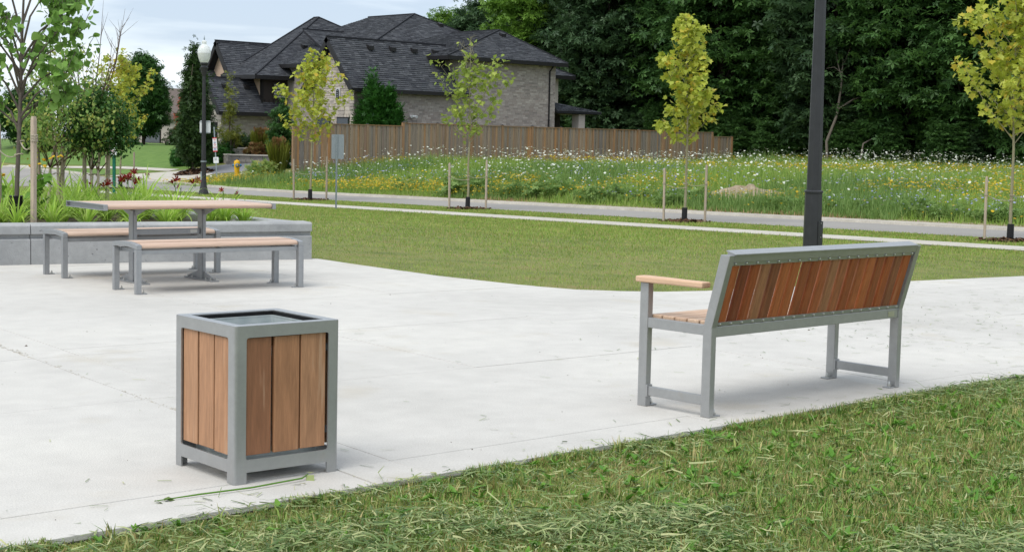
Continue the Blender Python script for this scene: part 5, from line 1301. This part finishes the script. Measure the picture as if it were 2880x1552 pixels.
# ------------------------------------------------------------------ the wood behind the meadow
FP = [('leaf_forest', 0), ('leaf_forest_blue', 1), ('leaf_forest', 2), ('leaf_forest_light', 3), ('leaf_forest', 4)]
protos = []
for lm, i in FP:
    H = (19, 17, 21, 16, 18)[i]
    prof = [(.6, 1.6), (2.5, 3.0), (5.5, 3.9), (9, 4.2), (13, 3.6), (H-2, 2.0), (H, .3)]
    P, c = clump_points(prof, 260, 64, .60, 400+i, .5, .42)
    mb = MB(); limb_tree(mb, c, H, .28, 400+i, 14)
    tm = mb.mesh('trunk', 60); r = np.random.RandomState(420+i); n = len(P)
    cm = scatter('crown', SPRAY[0], SPRAY[1], P, rotm(r.uniform(0, 6.283, n), -.45+r.normal(0, .42, n), r.normal(0, .42, n)),   .46*r.uniform(.5, 1.3, n))
    protos.append((tm, cm, lm))
r_ = np.random.RandomState(77); FT = []
for k in range(15): FT.append((87.5+r_.uniform(-1.5, 2.0)+.02*k, 36+k*5.1+r_.uniform(-1, 1), 0))
for k in range(14): FT.append((93.5+r_.uniform(-1.5, 1.5), 38+k*5.6+r_.uniform(-1, 1), 1))
for k in range(13): FT.append((100+r_.uniform(-2, 2), 41+k*6.3+r_.uniform(-1.5, 1.5), 2))
for k in range(12): FT.append((108+r_.uniform(-2, 2), 45+k*7.2+r_.uniform(-1.5, 1.5), 3))
for k, (x, y, row) in enumerate(FT):
    i = int(r_.choice(5, p=(.3, .28, .26, .03, .13)))
    leftish = math.atan2(y, x) > .815
    if leftish and row < 2 and r_.uniform() < .55: i = 3
    tm, cm, lm = protos[i]; s = r_.uniform(.85, 1.12)*(1.0 if row < 2 else 1.12)
    if y > 96: s *= .82
    if y > 103: s *= .78
    lab = ('tall dense dark green tree at the front edge of the wood behind the meadow', 'tall dark green tree in the second row of the wood', 'tall dark green tree deep inside the wood', 'tall tree at the back of the wood')[row]
    if i == 3: lab = 'lighter yellow-green broadleaf tree of the wood rising behind the house'
    t = thing('forest_tree', lab, 'tree', (x, y, Z(x, y)-.1), r_.uniform(0, 6.28), 'trees of the wood, '+('lighter ones behind the house' if i == 3 else ('front', 'second', 'inner', 'back')[row]+' row'))
    t.scale = (s, s, s)
    obj('trunk', tm, 'bark_dark', t); obj('crown', cm, lm, t)
for k in range(26):
    x, y = 85.2+r_.uniform(-.8, 1.5), 34+k*2.0+r_.uniform(-.7, .7); pr = protos[int(r_.choice([0, 1, 4]))]
    t = thing('undergrowth_bush', 'dark leafy undergrowth bush at the foot of the wood', 'shrub', (x, y, Z(x, y)-.5), r_.uniform(0, 6.28), 'undergrowth bushes along the wood edge'); s = r_.uniform(.16, .26); t.scale = (s*1.3, s*1.3, s)
    obj('stem', pr[0], 'bark_dark', t); obj('foliage', pr[1], pr[2], t)
def dead_tree(label, x, y, segs):
    t = thing('dead_tree', label, 'tree', (x, y, Z(x, y))); mb = MB()
    for pts, rad in segs: mb.tube([Vector((a*_R.x, a*_R.y, h)) for a, h in pts], rad, 7, cap=False)
    mb.build('trunk', 'dead_wood', t, smooth=60, fix=False)
dead_tree('bare pale dead tree with forked trunk in front of the dark wood', 83.8, 60.0, [([(0, 0), (-.1, 1.5), (.5, 3.2), (.7, 5.0), (.75, 7.0)], [.10, .10, .09, .07, .03]), ([(.55, 3.6), (1.6, 4.3), (2.8, 4.6), (3.4, 4.3)], [.08, .06, .04, .02]),
    ([(.72, 5.6), (.4, 6.6), (.25, 7.4)], [.05, .03, .01]), ([(.75, 6.4), (1.15, 7.4), (1.2, 8.2)], [.04, .03, .01]), ([(1.0, 0), (1.15, 2.0), (1.7, 3.0)], [.07, .05, .02]), ([(.75, 5.9), (.2, 6.3), (-.3, 6.2)], [.03, .02, .01])])
dead_tree('fallen grey branch arching out of the undergrowth beside the dead tree', 84.2, 57.8, [([(0, 0), (.2, 1.4), (1.2, 2.0), (2.4, 1.6), (3.0, .6)], [.07, .06, .05, .04, .02]), ([(1.2, 2.0), (2.2, 2.6), (3.3, 2.3)], [.04, .03, .015])])

# ------------------------------------------------------------------ grass and meadow (ground cover)
def blades(name, X, Y, Zv, L, W, m, label, seed, lean=.5, two=True):
    r = np.random.RandomState(seed); n = len(X); a = r.uniform(0, 6.283, n); th = np.abs(r.normal(0, lean, n)); d = np.stack([np.cos(a), np.sin(a), 0*a], -1); p = np.stack([-np.sin(a), np.cos(a), 0*a], -1)
    B = np.stack([X, Y, Zv], -1); L = L*r.uniform(.55, 1.3, n); W = W*r.uniform(.7, 1.3, n)
    up = np.array([0, 0, 1.0])
    v1 = d*np.sin(th)[:, None]+up*np.cos(th)[:, None]; th2 = th+r.uniform(.2, .9, n); v2 = d*np.sin(th2)[:, None]+up*np.cos(th2)[:, None]
    if two:
        m_ = B+v1*(L*.55)[:, None]; tip = m_+v2*(L*.5)[:, None]; w = p*W[:, None]*.5
        V = np.stack([B-w, B+w, m_+w*.85, m_-w*.85, tip], 1).reshape(-1, 3); k = np.arange(n)*5
        F = np.concatenate([np.stack([k, k+1, k+2], -1), np.stack([k, k+2, k+3], -1), np.stack([k+3, k+2, k+4], -1)])
    else:
        tip = B+v1*(L)[:, None]; w = p*W[:, None]*.5; V = np.stack([B-w, B+w, tip], 1).reshape(-1, 3); k = np.arange(n)*3; F = np.stack([k, k+1, k+2], -1)
    return tag(obj(name, np_mesh(name, V, F), m), label, kind='stuff')
rs = np.random.RandomState(55)
# near lawn
n = 420000; X = rs.uniform(-1, 14, n); Y = rs.uniform(2.2, 5.36, n); k, dz = visible(X, Y, 0*X, 260, 160); k &= (dz > 3.6)
pk = .85+.35*wob(X, Y, 3.0, 9); k &= rs.uniform(0, 1, n) < np.clip(pk, .25, 1)*np.clip(9.5/dz, .35, 1); k &= Y < 5.352+.03*wob(X, Y, 9, 4)
X, Y = X[k], Y[k]; hgt = .045+.02*wob(X, Y, 2.2, 8)
print('near blades', len(X))
blades('lawn_grass', X, Y, -.04+0*X, np.clip(hgt, .02, .09), .0050, 'near_grass', 'mown lawn grass in the foreground right of the bin', 60, .5)
n = 700; X = rs.uniform(1.5, 13, n); Y = rs.uniform(2.4, 5.3, n); k, dz = visible(X, Y, 0*X, 150, 100); X, Y = np.repeat(X[k], 14), np.repeat(Y[k], 14)
X = X+rs.normal(0, .016, len(X)); Y = np.minimum(Y+rs.normal(0, .016, len(X)), 5.34)
blades('grass_tufts', X, Y, -.035+0*X, .085+0*X, .0075, 'near_grass', 'coarser uncut grass tufts in the foreground lawn', 64, .7)
n = 60000; X = rs.uniform(-1, 16, n); Y = rs.uniform(5.27, 5.375, n); k = (wob(X, Y*0, 2.6, 91)+.5*wob(X, Y*0, 9, 92) > -.05); X, Y = X[k], Y[k]
blades('edge_grass', X, Y, -.03+0*X, .044+0*X, .0046, 'near_grass', 'grass fringe leaning over the edge of the concrete', 63, .95)
# clippings: loose cut blades lying in heaps on the near lawn
n = 170000; X = rs.uniform(1, 13, n); Y = rs.uniform(2.4, 5.55, n); k, dz = visible(X, Y, 0*X, 200, 120); den = np.clip(wob(X, Y, 2.3, 21)*1.1-.05, 0, 1)**1.2+.10
den = np.where(Y > 5.05, den*.5+.22*(wob(X, Y, 3.1, 22) > .1), den); den = np.where(Y > 5.34, .004, den)
k &= rs.uniform(0, 1, n) < den; X, Y = X[k], Y[k]; dn = den[k]; n = len(X); print('clippings', n)
tv = np.array([(-.5, -.5, 0), (.5, -.5, 0), (.4, .5, .0), (-.4, .5, .0)], float)
Zc = np.where(Y > 5.34, .004, -.012+.05*np.clip(dn, 0, 1)*rs.uniform(0, 1.2, n)+.012)
a = rs.uniform(0, 6.283, n); d = np.stack([np.cos(a), np.sin(a), rs.normal(0, .22, n)], -1); p = np.stack([-np.sin(a), np.cos(a), rs.normal(0, .5, n)], -1)
a2 = a+rs.normal(0, .5, n); d2 = np.stack([np.cos(a2), np.sin(a2), d[:, 2]-.25+rs.normal(0, .15, n)], -1)
B = np.stack([X, Y, Zc], -1); Lc = (.028*np.exp(rs.normal(0, .55, n)))[:, None]; w = p*(.0022*rs.uniform(.5, 1.6, n))[:, None]; m_ = B+d*Lc; tip = m_+d2*Lc
V = np.stack([B-w, B+w, m_+w, m_-w, tip+w*.3, tip-w*.3], 1).reshape(-1, 3); V[:, 2] = np.maximum(V[:, 2], np.where(V[:, 1] > 5.34, .002, -.03)); k = np.arange(n)*6
me = np_mesh('grass_clippings', V, np.concatenate([np.stack([k, k+1, k+2, k+3], -1), np.stack([k+3, k+2, k+4, k+5], -1)]))
tag(obj('grass_clippings', me, 'clipping'), 'pale cut grass clippings heaped over the foreground lawn', kind='stuff')
# clippings strewn on the concrete
n = 5000; X = rs.uniform(2.5, 18, n); Y = rs.uniform(5.4, 10.5, n); pr = np.where(X > 8.5, np.exp(-((Y-7.4)/1.5)**2)*np.clip((X-8)/4, 0, 1.1), .05)+.30*np.exp(-(Y-5.36)/.3)
k = rs.uniform(0, 1, n) < pr; X, Y = X[k], Y[k]; n = len(X)
me = scatter('loose_clippings', tv, np.array([(0, 1, 2, 3)]), np.stack([X, Y, .004+rs.uniform(0, .004, n)], -1), rotm(rs.uniform(0, 6.28, n), rs.normal(0, .05, n), rs.normal(0, .1, n)), np.stack([.0045*rs.uniform(.6, 1.6, n), .05*rs.uniform(.2, 1.8, n), np.ones(n)], -1))
tag(obj('loose_clippings', me, 'clipping'), 'loose grass clippings scattered over the concrete', kind='stuff')
n = 1400; Yg = rs.uniform(5.8, 16, n); Xg = 4.50+.115*(Yg-8)+rs.normal(0, .018, n); k = rs.uniform(0, 1, n) < np.clip(.5+.7*wob(Yg*0, Yg, 2.2, 93), 0, 1); Xg, Yg = Xg[k], Yg[k]; n = len(Xg)
oc = np.array([(1, 0, 0), (0, 1, 0), (-1, 0, 0), (0, -1, 0), (0, 0, .7)], float); of = np.array([(0, 1, 4), (1, 2, 4), (2, 3, 4), (3, 0, 4)])
me = scatter('joint_grit', oc, of, np.stack([Xg, Yg, .0005+0*Xg], -1), rotm(rs.uniform(0, 6.28, n), 0*Xg, 0*Xg), .0055*np.exp(rs.normal(0, .5, n)))
tag(obj('joint_grit', me, 'kerb_concrete'), 'crumbs of concrete along the rough slab joint left of the bin', kind='stuff')
n = 260; Xg = rs.uniform(2.5, 16, n); Yg = rs.uniform(5.5, 12, n)
me = scatter('plaza_grit', oc, of, np.stack([Xg, Yg, .0005+0*Xg], -1), rotm(rs.uniform(0, 6.28, n), 0*Xg, 0*Xg), .0032*np.exp(rs.normal(0, .5, n)))
tag(obj('plaza_grit', me, 'soil'), 'scattered crumbs of soil on the concrete', kind='stuff')
# broadleaf weeds in the near lawn
n = 900; X = rs.uniform(2, 12, n); Y = rs.uniform(2.6, 5.3, n); k, dz = visible(X, Y, 0*X, 150, 100); X, Y = X[k], Y[k]; m_ = len(X); rep = 5
X, Y = np.repeat(X, rep), np.repeat(Y, rep); n = len(X)
me = scatter('lawn_weeds', LEAF_HEART[0], LEAF_HEART[1], np.stack([X, Y, -.02+rs.uniform(0, .02, n)], -1), rotm(rs.uniform(0, 6.28, n), rs.uniform(.1, .9, n), rs.normal(0, .25, n)), np.stack([.022*rs.uniform(.5, 1.3, n), .045*rs.uniform(.5, 1.4, n), np.ones(n)*.03], -1))
tag(obj('lawn_weeds', me, 'weed'), 'small broad-leaved weeds in the foreground lawn', kind='stuff')
# the long cut stalk by the bin
gs = thing('grass_stalk', 'long cut grass stalk lying on the concrete in front of the bin', 'stalk', (3.55, 5.62, .006))
MB().tube([(-.30, .02, 0), (-.1, .0, .004), (.15, -.03, .005), (.42, -.02, .008), (.48, .02, .012)], [.002, .004, .004, .004, .002], 5).build('stem', 'weed', gs)
tag(leaves('blade', DIAMOND, [(-.30, .02, .004), (-.26, .018, .005), (-.22, .015, .005), (.46, .01, .01), (.49, .02, .014), (.47, .03, .01)], .06, 'clipping', gs, 3, .1, .2), kind='stuff')
# middle lawn beyond the plaza
n = 700000; X = rs.uniform(7, 30.85, n); Y = rs.uniform(6, 64, n); k, dz = visible(X, Y, zg(X, Y), 260, 100)
k &= ~inpoly(np.stack([X, Y], -1), plaza_edge) & ~((X < PL_C.x+.02) & (Y > 15.7) & (Y < 25.6)); k &= rs.uniform(0, 1, n) < np.clip(19/dz, .2, 1)
X, Y, dz = X[k], Y[k], dz[k]; print('mid blades', len(X))
blades('lawn_grass', X, Y, zg(X, Y)-.01, (.045+.012*wob(X, Y, .8, 31))*np.clip(dz/24, .9, 1.5), .007*np.clip(dz/14, 1, 3.5), 'grass', 'mown lawn between the plaza and the pavement', 61, .6, False)
n = 90000; X = np.where(rs.uniform(0, 1, n) < .85, rs.uniform(32.3, 35.25, n), rs.uniform(29.5, 30.9, n)); Y = rs.uniform(10, 66, n); k, dz = visible(X, Y, zg(X, Y), 200, 100); X, Y, dz = X[k], Y[k], dz[k]
blades('verge_grass', X, Y, zg(X, Y)-.01, .06+0*X, .03, 'grass', 'mown grass verge between pavement and road', 62, .6, False)
# meadow
mz = lambda X, Y: zg(X, Y)+.10*wob(X, Y, .35, 3)*sm(40.5, 45, X)*((Y < 66) & (X < 100))
def meadow_pts(n, seed):
    r = np.random.RandomState(seed); X = 40.1+50*r.uniform(0, 1, n)**1.35; Y = r.uniform(14, 73, n); k, dz = visible(X, Y, zg(X, Y), 220, 100)
    k &= (Y < 65.8) | ((X < 46.2) & (Y < 67.0+4*r.uniform(0, 1, n)) & (X < 44.6)); k &= ~((X > 45.3) & (Y > 66))
    k &= ~(((X-45.4)/1.9)**2+((Y-36.3)/2.2)**2 < .55+.5*r.uniform(0, 1, n))
    return X[k], Y[k], dz[k], r
X, Y, dz, r_ = meadow_pts(260000, 70); edge = sm(39.8, 41.6, X); hh = (.16+.30*edge*(1+.5*wob(X, Y, .5, 33)))*np.where(Y > 66, .4, 1)
dark = (wob(X, Y, .33, 35)+(X < 47)*.15-.35*sm(50, 60, X) > .28)
print('meadow', len(X))
blades('meadow_grass', X[~dark], Y[~dark], mz(X, Y)[~dark]-.02, hh[~dark], .035, 'meadow_leaf', 'tall green meadow grass and wildflower foliage beyond the road', 71, .75, False)
blades('meadow_weeds', X[dark], Y[dark], mz(X, Y)[dark]-.02, hh[dark]*1.45, .045, 'meadow_dark', 'taller dark green weed patches in the meadow', 72, .8, False)
HEXV = np.array([(0, 0, .05)]+[(math.cos(q*math.pi/3), math.sin(q*math.pi/3), 0) for q in range(6)]); HEXF = np.array([(0, 1+q, 1+(q+1) % 6) for q in range(6)])
def flowers(name, n, seed, dens, size, h0, h1, m, label, stems=False):
    X, Y, dz, r = meadow_pts(n, seed); k = r.uniform(0, 1, len(X)) < dens(X, Y); X, Y = X[k], Y[k]; q = len(X); zz_ = mz(X, Y); h = r.uniform(h0, h1, q)*np.where(Y > 66, .5, 1)
    me = scatter(name, HEXV, HEXF, np.stack([X, Y, zz_+h], -1), rotm(r.uniform(0, 6.28, q), r.normal(0, .3, q), r.normal(0, .3, q)), size*r.uniform(.5, 1.3, q))
    print(name, q); tag(obj(name, me, m), label, kind='stuff')
    if stems: blades(name+'_stems', X, Y, zz_, h*.95, .014, 'meadow_leaf', 'thin stalks under the white umbel flowers', seed+1, .12, False)
flowers('white_umbels', 38000, 80, lambda X, Y: np.clip(.10+.5*sm(43, 50, X)*np.clip(.5+wob(X, Y, .28, 41), 0, 1.3)*(.22+.78*sm(42, 58, Y)), 0, 1)*(X > 42.5), .050, .45, 1.05, 'umbel_white', 'white umbel flowers scattered over the meadow', True)
flowers('yellow_flowers', 110000, 82, lambda X, Y: np.clip(.9*(wob(X, Y, .45, 43)+.5*(X < 44.5)*(Y > 38)+.1*(X > 58)-.1*(X > 45)*(X < 58) > .42)+.035, 0, 1)*(X > 40.4), .040, .22, .58, 'trefoil_yellow', 'drifts of small yellow wildflowers in the meadow')
flowers('blue_flowers', 30000, 84, lambda X, Y: np.clip(.45*(wob(X, Y, .40, 45) > .25)*(X < 54)+.02, 0, 1)*(X > 41), .034, .35, .70, 'chicory_blue', 'pale blue chicory flowers on the meadow bank')
n = 5000; X = rs.uniform(39.9, 41.6, n); Y = rs.uniform(14, 48, n); k = wob(X, Y, .5, 47) > .1; X, Y = X[k], Y[k]
blades('dry_grass', X, Y, zg(X, Y)+.03, .18+0*X, .03, 'dry_grass', 'dry reddish grass tufts along the kerb', 86, .9, False)
print('done')
